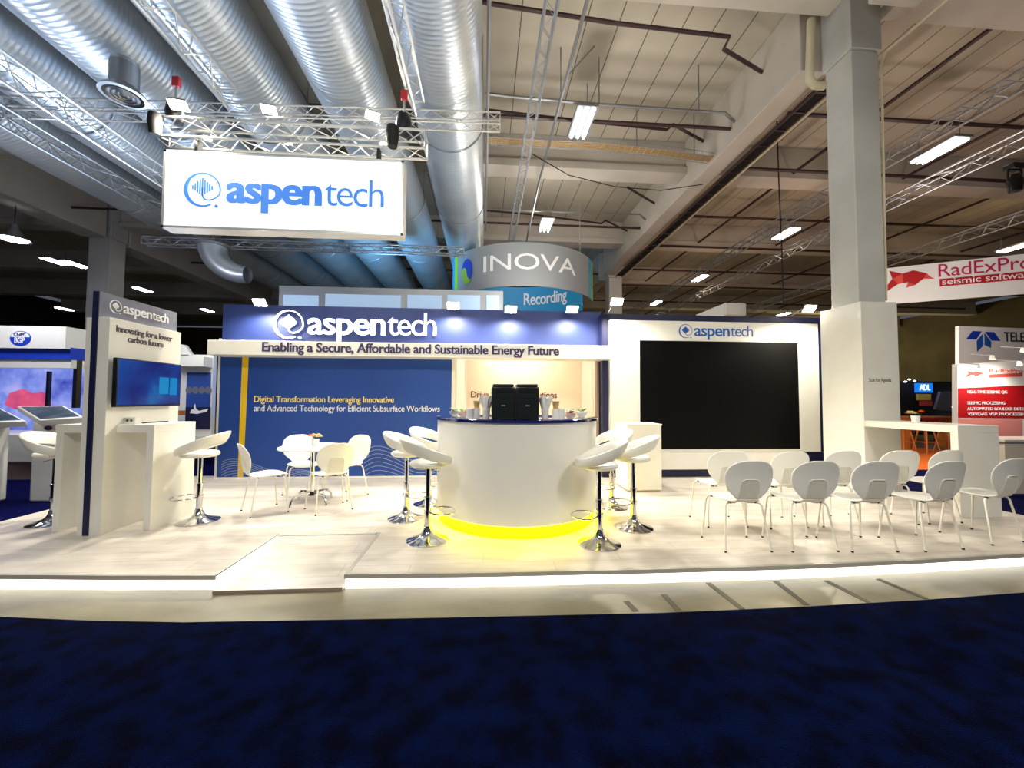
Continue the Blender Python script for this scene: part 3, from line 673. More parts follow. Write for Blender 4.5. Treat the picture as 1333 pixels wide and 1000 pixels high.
# ------------------------------------------------------------------ wrapped column + right counter
cw = thing('column_cladding', 'white boxed cladding round the foot of the concrete column', 'cladding', (6.0, 5.9, 0))
x0, x1, y0, y1, zt_ = 5.68, 6.27, 5.55, 6.25, 2.90
wbox('west_panel', x0, x0+.025, y0+.002, y1, 0, zt_, M['white'], cw); wbox('front_panel', x0, x1, y0-.02, y0+.002, 0, zt_, M['white'], cw)
wbox('east_panel', x1-.025, x1, y0+.002, y1, 0, zt_, M['white'], cw); wbox('rear_panel', x0+.025, x1-.025, y1-.025, y1, 0, zt_, M['white'], cw)
b = MB(); p = at(1131, 497, Y=y0-.02); q = at(1160, 497, Y=y0-.02); put_text(b, 'Scan for Agenda', (p.x, y0-.02, p.z), RX, UZ, q.x-p.x, .036, 0, .002); b.build('lettering', M['inkgrey'], cw)
p = at(1144, 545, Y=y0-.02); wbox('socket', p.x-.03, p.x+.03, y0-.03, y0-.02, p.z-.03, p.z+.03, M['plastic'], cw, bevel=.003)
rc = thing('high_table', 'white high table joined to the clad column, solid panel at its near end', 'table', (5.95, 4.9, 0))
wbox('table_top', 5.68, 6.22, 4.36, 5.525, 1.01, 1.1, M['white'], rc, bevel=.003); wbox('end_panel', 5.68, 6.22, 4.36, 4.44, 0, 1.01, M['white'], rc, bevel=.003)
p = at(1207, 548.5, Z=1.1); flowers((5.95, 5.05, 1.1), 'small white pot of cream and orange flowers on the high table by the column', (2, 5, 6))

# ------------------------------------------------------------------ wall-top flood lamps
def aim_light(name, loc, tgt, energy, angle=150, blend=.6, size=.08, col=(1, .93, .79)):
    l = bpy.data.lights.new(name, 'SPOT'); l.energy = energy; l.spot_size = math.radians(angle); l.spot_blend = blend; l.shadow_soft_size = size; l.color = col
    o = bpy.data.objects.new(name, l); C.objects.link(o); o.location = loc
    o.rotation_euler = (Vector(tgt)-Vector(loc)).to_track_quat('-Z', 'Y').to_euler(); return o
def flood(loc, mount, tgt, label, group, energy, w_=.22, h_=.15, light=True, angle=150, ltgt=None):
    loc, mount, tgt = Vector(loc), Vector(mount), Vector(tgt)
    t = thing('flood_lamp', label, 'spotlight', mount, 0, group)
    d = (tgt-loc).normalized(); r_ = d.cross(Vector((0, 0, 1))).normalized(); u_ = r_.cross(d)
    mt = Matrix.Identity(4)
    for i in range(3): mt[i][0] = r_[i]; mt[i][1] = d[i]; mt[i][2] = u_[i]; mt[i][3] = loc[i]
    b = MB(); b.add([(-w_/2, 0, -h_/2), (w_/2, 0, -h_/2), (w_/2, 0, h_/2), (-w_/2, 0, h_/2), (-w_*.3, -.07, -h_*.3), (w_*.3, -.07, -h_*.3), (w_*.3, -.07, h_*.3), (-w_*.3, -.07, h_*.3)],
                    [(0, 1, 5, 4), (1, 2, 6, 5), (2, 3, 7, 6), (3, 0, 4, 7), (4, 5, 6, 7), (0, 3, 2, 1)]); b.xf(mt); b.build('housing', M['alud'], t)
    b = MB(); b.box(-w_*.44, w_*.44, .0015, .006, -h_*.42, h_*.42); b.xf(mt); b.build('lens', M['lens'], t, label='glowing lamp lens')
    b = MB(); b.tube([mount, mount.lerp(loc, .5)+Vector((0, 0, .05)), mt @ Vector((0, -.07, 0))], .008, 6); b.build('arm', M['alud'], t)
    if light: aim_light('flood_light', loc+d*.05, ltgt or tgt, energy, angle)
YL = 6.9
for i, (px, py, yy, mz, e, l) in enumerate(((338, 394, YL, 3.02, 230, 'flood lamp glowing over the navy header near its yellow stripe end'),
                                 (590, 398, YL, 3.02, 230, 'flood lamp glowing over the navy header just past the glowing logo'),
                                 (665, 403, YL, 3.02, 230, 'flood lamp glowing over the middle of the kitchen recess'),
                                 (745, 403, YL, 3.02, 230, 'flood lamp glowing under the blue ring sign, over the bare navy header'),
                                 (803, 393, 6.5, 2.95, 200, 'flood lamp glowing at the bar-side corner above the video wall'),
                                 (1054, 402, 6.5, 2.95, 200, 'flood lamp glowing above the video wall next to the clad column'))):
    p = at(px, py, Y=yy); my = YW+.02 if i < 4 else 6.97
    flood(p, (p.x, my, mz), (p.x, yy-3.2, 0), l, 'flood lamps along the top of the stand wall', e, angle=168, ltgt=(p.x, yy-(.5 if i < 4 else .6), 0))

# ------------------------------------------------------------------ trusses
def truss(name, label, a, b_, s, n=4, group=None, pitch=None, r=.022, br=.01, m_=None, seg=6):
    a, b_ = Vector(a), Vector(b_); L = (b_-a).length; d = (b_-a).normalized(); side = d.cross(Vector((0, 0, 1))).normalized(); up = side.cross(d)
    m_ = m_ or M['alu']; t = thing(name, label, 'truss', a, 0, group)
    offs = [(-.5, .5), (.5, .5), (.5, -.5), (-.5, -.5)] if n == 4 else [(-.5, .5), (.5, .5), (0, -.5)]
    O = [side*u*s + up*v*s for u, v in offs]
    for o in O:
        c = MB(); c.tube([a+o, b_+o], r, seg); c.build('chord', m_, t)
    c = MB(); pitch = pitch or s; k = max(int(L/pitch), 1)
    for f in range(n):
        o1, o2 = O[f], O[(f+1) % n]
        for i in range(k):
            p, q = a+d*(L*i/k), a+d*(L*(i+1)/k)
            c.tube([p+(o1 if i % 2 == 0 else o2), q+(o2 if i % 2 == 0 else o1)], br, 4, cap=False)
        for e in (a, b_): c.tube([e+o1, e+o2], br, 4, cap=False)
    c.build('bracing', m_, t); return t
# the hanging sign and its box truss
YS = 5.2
def sp(px, py): return at(px, py, Y=YS)
a = sp(192, 168); b_ = sp(552, 180); zc = 4.86
truss('sign_truss', 'square aluminium truss carrying the backlit hanging sign', (at(200, 170, Y=YS).x, YS+.13, zc), (at(553, 170, Y=YS).x, YS+.13, zc), .25, 4, None, .25, .019, .009)
truss('lighting_truss', 'long slim aluminium truss running behind the hanging sign', (-9.5, 6.2, 5.63), (at(651, 160, Y=6.2).x, 6.2, 5.87), .19, 4, None, .22, .014, .006)
truss('lighting_truss', 'slim aluminium truss far behind the hanging sign, ending at the ring sign', (at(188, 314, Y=11).x, 11, 5.54), (at(604, 328, Y=11).x, 11, 5.53), .19, 4, None, .26, .02, .009, M['alud'])
hs = thing('hanging_sign', 'backlit white box sign with big blue company logo hung from the truss', 'sign', (-2.6, YS, 3.5))
p0, p1 = sp(211.5, 250), sp(525, 255); zt2 = (sp(212.8, 195.5).z+sp(525.8, 208.3).z)/2; zb2 = (sp(210, 296.2).z+sp(523.9, 306.5).z)/2
wbox('sign_box', p0.x, p1.x, YS+.004, YS+.19, zb2, zt2, M['white'], hs)
b = MB(); e = .03; b.box(p0.x+e, p1.x-e, YS-.004, YS+.004, zb2+e, zt2-e); b.build('lit_face', M['lightbox'], hs)
b = MB(); b.box(p0.x, p1.x, YS-.006, YS+.004, zb2, zb2+e); b.box(p0.x, p1.x, YS-.006, YS+.004, zt2-e, zt2); b.box(p0.x, p0.x+e, YS-.006, YS+.004, zb2, zt2); b.box(p1.x-e, p1.x, YS-.006, YS+.004, zb2, zt2); b.build('frame', M['alu'], hs)
p = sp(238, 247.5); q = sp(500, 256); logo(hs, (p.x, YS-.004, (zb2+zt2)/2), RX, UZ, q.x-p.x, M['signink'], depth=.002)
for x in (p0.x+.35, p1.x-.35):
    b = MB(); b.box(x-.02, x+.02, YS+.05, YS+.14, zt2, zc-.12); b.build('hanging_strap', M['rubber'], hs)
# hoists
for k, (px, l) in enumerate(((228, 'dark chain hoist with red hook block above the logo end of the hanging sign'), (526, 'dark chain hoist with red hook block above the last letters of the hanging sign'))):
    x = at(px, 150, Y=YS+.13).x; y = YS+.13
    t = thing('chain_hoist', l, 'hoist', (x, y, zc+.13), 0, 'chain hoists over the sign truss')
    b = MB(); b.lathe([(0, -.02), (.09, 0), (.11, .12), (.09, .24), (.05, .28), (0, .28)], x, y, zc+.14, 16); b.build('motor', M['black'], t)
    b = MB(); b.lathe([(0, -.25), (.06, -.25), (.085, -.1), (.08, .02), (0, .02)], x-.11, y-.16, zc+.1, 12); b.build('chain_bag', M['rubber'], t)
    b = MB(); b.box(x-.045, x+.045, y-.03, y+.03, zc+.62, zc+.75); b.build('hook_block', M['red'], t, bevel=.01)
    b = MB(); b.tube([(x, y, zc+.42), (x, y, zc+.63)], .014, 6); b.tube([(x, y, zc+.75), (x, y, zc+.80)], .008, 5); b.build('chain', M['alud'], t)
for k, (px, py, yy, zz, ty, l) in enumerate(((232, 137, YS-.05, None, 0, 'brightest flood lamp on the sign truss by the dark hoist, above the emblem'), (350, 143, 6.0, None, 0, 'flood lamp on the slim truss above the middle of the hanging sign'),
                                      (485, 151, 6.0, None, 0, 'flood lamp on the slim truss above the last letters of the hanging sign'), (375, 186, 5.5, None, 1, 'small lamp glimpsed through the sign truss near its middle'),
                                      (499, 188, 5.5, None, 1, 'small lamp glimpsed through the sign truss near its right hoist'), (270, 180, 5.5, None, 1, 'small lamp glimpsed through the sign truss near its left hoist'))):
    p = at(px, py, Y=yy); w_ = .22 if not ty else .1
    mt_ = (p.x, yy+.12, p.z+.10) if k else (p.x, yy+.1, p.z+.05)
    flood(p, mt_, (p.x+(.9 if k == 2 else .4), yy-1.9, 0), l, 'flood lamps on the trusses', 480, w_, w_*.7, light=not ty, angle=140)

# ------------------------------------------------------------------ ducts
def duct_mesh():
    b = MB(); prof_n = 46; ys = []; y = -1.0
    rings = []
    while y < 34:
        rings += [(y, .602), (y+.02, .609), (y+.045, .609)]; y += .07
    n = 40; vs = []
    for (yy, r_) in rings: vs += [(r_*math.cos(2*PI*k/n), yy, r_*math.sin(2*PI*k/n)) for k in range(n)]
    fs = [(i*n+k, i*n+(k+1) % n, (i+1)*n+(k+1) % n, (i+1)*n+k) for i in range(len(rings)-1) for k in range(n)]
    b.add(vs, fs, True); return b
names = ['ribbed metal duct directly beside the concrete ceiling panels, widest in view', 'second ribbed metal duct counting from the concrete ceiling panels', 'third ribbed metal duct, passing above the sign truss', 'fourth ribbed metal duct, beyond the slim sloping truss',
         'fifth ribbed metal duct, above the round air outlet', 'outermost ribbed metal duct at the dark hall side']
d0 = thing('air_duct', names[0], 'duct', (-.68, 0, 6.58), 0, 'ribbed ventilation ducts under the ceiling')
duct_mesh().build('duct_shell', M['galv'], d0, local=True)
for yy in [1.2+3*k for k in range(8)]:
    b = MB(); b.tube([(.62*math.cos(a), yy, .62*math.sin(a)) for a in [2*PI*k/32 for k in range(32)]], .009, 4, closed=True); b.build('strap', M['pipe'], d0, local=True)
    for sx in (-1, 1):
        b = MB(); b.tube([(.60*sx, yy, .05), (.60*sx, yy, 1.70)], .006, 4); b.build('hanger_rod', M['pipe'], d0, local=True)

for i, (x, z) in enumerate(((-2.22, 6.58), (-3.85, 6.58), (-5.45, 6.58), (-7.1, 6.58), (-8.8, 6.58))):
    dup(d0, (x, 0, z), 0, names[i+1], 'ribbed ventilation ducts under the ceiling')
vo = thing('air_outlet', 'round ceiling air outlet with ringed nozzle hanging under the ducts', 'air outlet', at(161, 122, Z=5.55)); vo.scale = (.72, .72, .72)
b = MB(); b.lathe([(.22, .55), (.22, .12), (.34, .0), (.36, -.05), (.30, -.06)], seg=28); b.build('collar', M['alud'], vo, local=True)
b = MB()
for r_ in (.24, .17, .1): b.lathe([(r_, -.05), (r_-.03, -.02), (r_-.05, -.06)], seg=28)
b.build('ring_nozzle', M['alud'], vo, local=True)
b = MB(); b.tube([(0, 0, .4), (0, .0, .62)], .21, 20); b.build('neck', M['galv'], vo, local=True)
# ------------------------------------------------------------------ trusses along the hall
GT = 'trusses running the length of the hall'
for l, x, z, s, y0_, y1_, m_ in (('aluminium truss sloping down to the chain hoist at the emblem side of the sign', -3.80, 5.80, .26, .6, 5.9, M['alu']),
                       ('aluminium truss between the two widest ducts', -1.07, 5.80, .22, .5, 5.9, M['alu']),
                       ('narrow aluminium truss hanging below the concrete panels beside the conduit', .79, 6.3, .15, .4, 16, M['alud']),
                       ('aluminium truss crossing beneath the outer ducts at the dark side', -6.02, 5.45, .28, .6, 9.5, M['alu']),
                       ('dark truss below the outermost duct', -7.06, 5.45, .24, .6, 10, M['pipe']),
                       ('truss passing just beyond the concrete column under the brown ceiling', 7.70, 6.0, .24, .6, 30, M['alud']),
                       ('lower truss parallel to the one beyond the column, nearer the red banner', 9.45, 6.0, .24, .6, 30, M['alud']),
                       ('farthest truss above the red and white banner', 13.4, 6.0, .24, .6, 22, M['alud'])):
    truss('hall_truss', l, (x, y0_, z), (x, y1_, z), s, 3 if s > .2 else 4, GT, s*1.1, .021 if s > .2 else .013, .008 if s > .2 else .006, m_)
# ------------------------------------------------------------------ pipes and conduits
def pipe(name, label, pts, r, m_, cat='pipe', group=None, seg=6):
    b = MB(); b.tube(pts, r, seg); return tag(b.build(name, m_), label, cat, group)
def pz_(l, Z): return [at(x, y, Z=Z) for x, y in l]
GP = 'dark sprinkler pipes under the concrete panels'
pipe('sprinkler_pipe', 'dark kinked sprinkler pipe crossing the nearest concrete panels', pz_([(560, -12), (640, 5), (800, 30), (950, 48), (942, 64), (1004, 101)], 7.75), .035, M['dpipe'], group=GP)
pipe('sprinkler_pipe', 'dark kinked sprinkler pipe just behind the largest ceiling lamp', pz_([(632, 143), (700, 151), (868, 169), (876, 162), (932, 193)], 7.75), .035, M['dpipe'], group=GP)
pipe('sprinkler_pipe', 'thin dark kinked sprinkler pipe over the ring sign', pz_([(632, 274), (691, 279), (783, 291), (788, 287), (825, 305)], 7.75), .035, M['dpipe'], group=GP)
pipe('sprinkler_pipe', 'short dark sprinkler pipe meeting the long beam past the cable tray', pz_([(817, 244), (822, 247), (859, 269)], 7.6), .035, M['dpipe'], group=GP)
GC = 'grey conduits under the concrete panels'
pipe('conduit', 'grey conduit carrying the largest ceiling lamp', pz_([(632, 122), (668, 126), (780, 136), (944, 147), (956, 158)], 7.3), .03, M['pipe'], group=GC)
pipe('conduit', 'grey conduit above the small ceiling lamp over the ring sign', pz_([(640, 272), (700, 275), (833, 279), (840, 286)], 7.3), .03, M['pipe'], group=GC)
pipe('conduit', 'tall grey conduit running beside the widest duct', [at(637, -10, Z=6.9), at(635, 125, Z=6.9), at(632, 300, Z=6.9)], .035, M['pipe'], group=GC)
pipe('conduit', 'sloping grey conduit next to the narrow truss', [at(766, -5, Z=7.0), at(731, 125, Z=7.0), at(701, 240, Z=7.0), at(684, 320, Z=7.0)], .03, M['pipe'], group=GC)
for a_, b2 in (((732, 50), (730, 125)), ((780, 100), (780, 136)), ((910, 118), (910, 145)), ((774, 60), (741, 96)), ((904, 162), (904, 200)), ((830, 178), (829, 190))):
    pa, pb = at(*b2, Z=7.3), at(*a_, Z=8.25)
    pipe('hanger_rod', 'thin threaded hanger rod holding conduits to the ceiling panels', [pa, (pa.x, pa.y, 8.28)] if abs(a_[0]-b2[0]) < 5 else [pa, pb], .012, M['pipe'], 'rod', 'hanger rods under the ceiling panels', 5)
pipe('smoke_detector_cable', 'thin black cable drooping under the beams near the narrow truss', pz_([(692, 200), (740, 228), (800, 243), (860, 248), (915, 240)], 6.9), .012, M['rubber'], 'cable')
pipe('hanging_cable', 'thin black cable hanging in front of the brown ceiling beside the column', [at(1011, 150, Y=9), at(1014, 240, Y=9), at(1018, 330, Y=9), at(1020, 395, Y=9)], .015, M['rubber'], 'cable')
pipe('drain_pipe', 'cream pipe elbow dropping beside the top of the concrete column', [at(1056, 26, Y=5.75), at(1054, 90, Y=5.75), at(1054, 104, Y=5.75), at(1060, 111, Y=5.75), at(1068, 112, Y=5.75), at(1073, 112, Y=5.75)], .06, M['cpipe'], seg=14)
pipe('cream_conduit', 'long cream conduit along the edge of the beam past the column', [(6.2, 6.4, 6.95), (6.2, 17, 6.95)], .04, M['cpipe'], seg=8)
pipe('cream_conduit', 'thin cream conduit running down the edge of the concrete column', [(6.3, 1.5, 6.85), (6.22, 5.5, 6.85), (6.2, 5.58, 6.7), (6.2, 5.62, 2.95)], .018, M['cpipe'], seg=6)
ct = thing('cable_tray', 'wire cable tray full of tan cables under the concrete panels', 'cable tray', (2.5, 8.6, 7.0))
pts = [at(632, 178, Z=7.0), at(700, 182, Z=7.0), at(780, 186, Z=7.0), at(860, 194, Z=7.0), at(930, 204, Z=7.0)]
b = MB(); c2 = MB(); Dy = Vector((0, .26, 0)); Dz = Vector((0, 0, .09))
for o in (Vector(), Dy, Dz, Dy+Dz): b.tube([p+o for p in pts], .009, 5)
for i in range(4):
    for k in range(9):
        p = pts[i].lerp(pts[i+1], k/9); b.tube([p+Dz, p, p+Dy, p+Dy+Dz], .006, 4)
for k in range(5): c2.tube([p+Vector((0, .04+.045*k, .02)) for p in pts], .016, 6)
b.build('tray', M['alud'], ct); c2.build('cables', M['tan'], ct, label='bundle of tan cables')
cbt = thing('cable_tray', 'dark cable tray tucked along the far side of the long beam', 'cable tray', (6.2, 10, 6.7))
b = MB()
for x in (5.85, 6.09): b.box(x-.01, x+.01, 6.3, 17.1, 6.88, 6.96)
b.build('side_rails', M['dpipe'], cbt)
for k in range(22): b = MB(); b.box(5.86, 6.08, 6.4+.5*k, 6.43+.5*k, 6.88, 6.895); b.build('rung', M['dpipe'], cbt)
b = MB()
for k in range(4): b.tube([(5.89+.05*k, 6.35, 6.92), (5.90+.05*k, 11, 6.915), (5.89+.05*k, 17, 6.92)], .02, 6)
b.build('cables', M['rubber'], cbt)
GB = 'dark pipes under the brown ceiling bays'
for i, (yy, zz) in enumerate(((7.6, 7.4), (8.9, 7.0), (12.2, 7.4), (13.7, 7.0), (17.2, 7.3), (18.6, 7.0), (22.4, 7.2))):
    pipe('service_pipe', 'dark service pipe crossing the brown ceiling bays beyond the long beam', [(6.3, yy, zz), (30, yy, zz)], .045, M['dpipe'], group=GB)
for i, xx in enumerate((8.3, 11.5, 15.2, 19.5)):
    pipe('service_pipe', 'dark service pipe running lengthwise under the brown ceiling bays', [(xx, 4.5, 7.55), (xx, 36, 7.55)], .04, M['dpipe'], group='dark lengthwise pipes in the brown bays')
for i, (yy, zz) in enumerate(((8.0, 7.0), (13.0, 7.0), (18.0, 7.0))):
    pipe('service_pipe', 'dark service pipe crossing the dim ceiling bays behind the ducts', [(-12.9, yy, zz+.3), (5.3, yy, zz+.3)], .04, M['dpipe'], group='dark pipes crossing behind the ducts')
# ------------------------------------------------------------------ fluorescent fittings
def fitting(label):
    t = thing('ceiling_lamp', label, 'ceiling lamp')
    b = MB(); b.box(-.21, .21, -.46, .46, .0, .06); b.build('housing', M['pipe'], t, local=True, bevel=.01)
    for k in range(3):
        b = MB(); b.tube([(-.13+.13*k, -.42, -.02), (-.13+.13*k, .42, -.02)], .028, 8); b.build('tube', M['tube'], t, local=True)
    b = MB(); b.tube([(0, -.38, .06), (0, -.38, .5)], .01, 5); b.tube([(0, .38, .06), (0, .38, .5)], .01, 5); b.build('hanger', M['pipe'], t, local=True)
    return t
GL = 'fluorescent lamps under the hall ceiling'
f0 = fitting('largest fluorescent lamp, hung below the concrete panels right of the wide duct'); f0.location = at(758, 160, Z=6.95); f0['group'] = GL
for px, py, zz, l in ((711, 293, 6.95, 'fluorescent lamp with three tubes just above the ring sign'),
                      (1222, 196, 6.8, 'large fluorescent lamp between the two trusses past the column'),
                      (1322, 322, 6.8, 'fluorescent lamp right above the red and white banner at the photo edge'),
                      (1023, 304, 6.8, 'fluorescent lamp beside the hanging black cable left of the column'),
                      (911, 362, 6.8, 'middle-sized fluorescent lamp under the truss left of the hanging cable'),
                      (854, 394, 6.8, 'small fluorescent lamp just above the corner of the video wall'),
                      (1020, 409, 6.8, 'tiny fluorescent lamp right behind the top edge of the video wall'),
                      (197, 274, 6.8, 'fluorescent lamp touching the left edge of the hanging sign'),
                      (72, 340, 6.8, 'bright fluorescent lamp in the dark bay left of the left column'),
                      (84, 402, 6.8, 'fluorescent lamp above the left neighbour stand, beside the tower wall top'),
                      (186, 377, 6.8, 'fluorescent lamp above the grey logo board of the tower wall'),
                      (270, 404, 6.8, 'small fluorescent lamp in the gap between tower wall and navy header'),
                      (327, 347, 6.8, 'fluorescent lamp under the outer duct, above the navy header'),
                      (98, 344, 6.8, 'tiny fluorescent lamp right of the bright one in the dark bay')):
    dup(f0, at(px, py, Z=zz), 0, l, GL)
hb = thing('high_bay_lamp', 'bell-shaped lamp hanging in the dark at the left edge of the photo', 'ceiling lamp', at(18, 312, Y=12))
b = MB(); b.lathe([(.06, .45), (.09, .3), (.2, .12), (.36, 0), (.33, 0), (.18, .1)], seg=20); b.build('shade', M['alud'], hb, local=True)
b = MB(); b.lathe([(0, -.04), (.22, -.03), (.3, .01), (0, .02)], seg=20); b.build('lamp_glass', M['tube'], hb, local=True)
b = MB(); b.tube([(0, 0, .4), (0, 0, 1.6)], .012, 5); b.build('cord', M['rubber'], hb, local=True)

# ------------------------------------------------------------------ ring sign (INOVA)
rs = thing('ring_sign', 'hanging curved grey ring sign with white lettering, swirl and blue inside', 'sign', at(680, 345, Y=12))
e0, e1 = at(590, 360, Y=12.6), at(771, 360, Y=12.6); cx = (e0.x+e1.x)/2; hc = (e1.x-e0.x)/2
def arc(mid_y, end_y):
    sg = abs(mid_y-end_y); Rr = (hc*hc+sg*sg)/(2*sg); th = math.asin(min(hc/Rr, 1)); sgn = 1 if mid_y < end_y else -1
    def f(u, off=0):   # u -1..1
        a = th*u; return Vector((cx+(Rr+off)*math.sin(a), mid_y+sgn*Rr-sgn*(Rr+off)*math.cos(a), 0))
    return f, Rr*th
ff, Lf = arc(11.0, 12.6); fb, Lb = arc(15.6, 12.6)
zt3 = at(680, 315, Y=11).z; zb3 = at(680, 372, Y=11).z
def arc_panel(f, u0, u1, z0, z1, off, th_, n=30):
    b = MB(); vs = []
    for i in range(n+1):
        u = u0+(u1-u0)*i/n
        for o in (off, off-th_):
            for z in (z0, z1): p = f(u, o); vs.append((p.x, p.y, z))
    fs = []
    for i in range(n):
        a, c = i*4, (i+1)*4; fs += [(a, c, c+1, a+1), (a+2, a+3, c+3, c+2), (a+1, c+1, c+3, a+3), (a, a+2, c+2, c)]
    fs += [(0, 1, 3, 2), (n*4, n*4+2, n*4+3, n*4+1)]
    b.add(vs, fs, True); return b
arc_panel(ff, -1, 1, zb3, zt3, 0, .04).build('front_panel', M['ringgrey'], rs)
arc_panel(fb, -1, 1, zb3, zt3, 0, .04).build('rear_panel', M['teal'], rs, label='blue rear panel seen from inside')
for u0, u1, mm in ((.80, .91, M['teal']), (.91, 1, M['lime']), (-.93, -.86, M['lime']), (-1, -.93, M['teal'])):
    arc_panel(ff, u0, u1, zb3, zt3, .012, .012, 6).build('colour_stripe', mm, rs)
def wf(f, u0, z0, Ltot, off=.014):
    def g(a, b_, c): p = f(u0+a/Ltot, off+c); return Vector((p.x, p.y, z0+b_))
    return g
b = MB(); put_text(b, 'INOVA', (0, 0, 0), RX, UZ, Lf*.98, .30, .0, .01, warp=wf(ff, -.46, zb3+.47, Lf)); b.build('lettering', M['inkwhite'], rs)
b = MB(); put_text(b, 'Recording', (0, 0, 0), RX, UZ, Lb*.62, .30, .02, .01, warp=lambda a, b_, c: (lambda p: Vector((p.x, p.y, zb3+.55+b_)))(fb(.10+a/Lb, -.06-c))); b.build('lettering', M['inkwhite'], rs)
b = MB(); g = wf(ff, -.68, zb3+.62, Lf, .016)
b.add([g(.30*math.cos(t)*.85, .38*math.sin(t), 0) for t in [2*PI*i/28 for i in range(28)]] + [g(0, 0, .004)], [(i, (i+1) % 28, 28) for i in range(28)]); b.build('swirl_green', M['lime'], rs)
b = MB(); 
pp = [(.255*math.cos(t), .38*math.sin(t)) for t in [math.radians(-42+212*i/24) for i in range(25)]] + [(-.20, .12), (-.13, .14), (-.06, .10), (-.02, .02), (.0, -.08), (.03, -.17), (.09, -.24), (.15, -.27)]
b.add([g(x, y, .006) for x, y in pp], [list(range(len(pp)))])
b.build('swirl_blue', M['bluep'], rs)
b = MB()
for u, zz in ((-.55, 5.97), (.6, 7.4)): p = ff(u); b.tube([(p.x, p.y, zt3), (p.x, p.y, max(zz, zt3+.05))], .012, 5)
b.build('suspension_wire', M['pipe'], rs)
# ------------------------------------------------------------------ booth tops behind the wall
nb = thing('neighbour_stand_frame', 'white frame with pale blue lit panels rising behind the navy header', 'exhibition frame', (-3.4, 10.5, 0))
YN = 10.5
def nbx(nm, x0, x1, y0, y1, m_, d=.1, o=0):
    p, q = at(x0, y1, Y=YN), at(x1, y0, Y=YN); wbox(nm, p.x, q.x, YN+o, YN+o+d, p.z, q.z, m_, nb)
nbx('frame', 362, 655, 379, 425, M['alud'])
for x0, x1 in ((368, 415), (423, 522), (530, 575), (582, 625), (633, 650)): nbx('lit_panel', x0, x1, 385, 425, M['lightblue'], .02, -.02)
wb = at(940, 402, Y=9.5)
sb = thing('white_sign_box', 'white open sign box poking up behind the top of the video wall', 'sign box', (wb.x, 9.5, wb.z))
p, q = at(946, 410, Y=9.2), at(971, 395, Y=9.2); wbox('box', p.x, q.x, 9.2, 10.6, p.z, q.z, M['paint'], sb)
b = MB(); p, q = at(908, 409, Y=9.6), at(945, 394, Y=9.3); b.prism([(p.x, 9.6, p.z-.1), (q.x, 9.3, p.z-.1), (q.x, 9.3, q.z), (p.x, 9.6, p.z)], (0, .06, 0)); b.build('side_wing', M['paint'], sb)
# ------------------------------------------------------------------ left neighbour: BGP stand
bg = thing('survey_stand', 'neighbour stand with white curved fascia, oval badge and big survey picture', 'exhibition stand', (-9, 8.6, -.12))
YG = 8.6
def gx(nm, x0, x1, y0, y1, m_, d=.12, o=0, lab=None):
    p, q = at(x0, y1, Y=YG), at(x1, y0, Y=YG); return wbox(nm, p.x, q.x, YG+o, YG+o+d, p.z, q.z, m_, bg, label=lab)
gx('fascia', -60, 113, 430, 455, M['white'], .4, -.4); gx('blue_band', -60, 112, 455, 468, M['bluep'], .3, -.3); gx('fascia', -60, 110, 468, 479, M['white'], .25, -.25)
gx('video_picture', -60, 109, 479, 566, M['bgpimg'], .1, 0, 'bright blue video picture'); 
b = MB(); pts2 = [(6, 527), (12, 512), (30, 506), (42, 512), (55, 510), (64, 516), (67, 530), (50, 534), (20, 533)]
P3 = [at(x, y, Y=YG-.01) for x, y in pts2]; b.prism(P3, (0, .008, 0)); b.build('pink_picture', M['pinkimg'], bg)
gx('dark_post', 64, 69.5, 484, 530, M['black'], .06, -.08); gx('dark_post', 103, 111, 464, 531, M['black'], .1, -.15)
p = at(-80, 610, Y=7.9); 
b = MB(); q = at(86, 566, Y=8.3); b.box(-16, at(92, 580, Y=8.2).x, 7.7, 8.55, at(0, 603, Y=7.7).z, at(0, 566, Y=7.7).z+.02); b.build('bench', M['gloss'], bg, bevel=.03)
b = MB(); b.box(-16, at(92, 580, Y=8.2).x-.06, 7.8, 8.5, -.114, at(0, 603, Y=7.7).z); b.build('bench_plinth', M['basebr'], bg)
p, q = at(12, 450, Y=YG-.42), at(39, 431, Y=YG-.42); cx_, cz_ = (p.x+q.x)/2, (p.z+q.z)/2; rx, rz_ = (q.x-p.x)/2*1.05, .145
b = MB(); n = 24; b.prism([(cx_+rx*math.cos(2*PI*i/n), YG-.41, cz_+rz_*math.sin(2*PI*i/n)) for i in range(n)], (0, .01, 0)); b.build('oval_badge', M['bluep'], bg)
b = MB(); b.prism([(cx_+rx*.9*math.cos(PI*i/14), YG-.414, cz_+.025+rz_*.72*math.sin(PI*i/14)) for i in range(15)], (0, .003, 0)); b.build('badge_top', M['inkwhite'], bg)
b = MB(); put_text(b, 'BGP', (cx_-rx*.5, YG-.416, cz_-.09), RX, UZ, rx*1.0, .07, .03); b.build('lettering', M['inkwhite'], bg)
b = MB(); put_text(b, 'CNPC', (cx_-rx*.6, YG-.418, cz_+.045), RX, UZ, rx*1.2, .04, .01); b.build('lettering', M['ink'], bg)
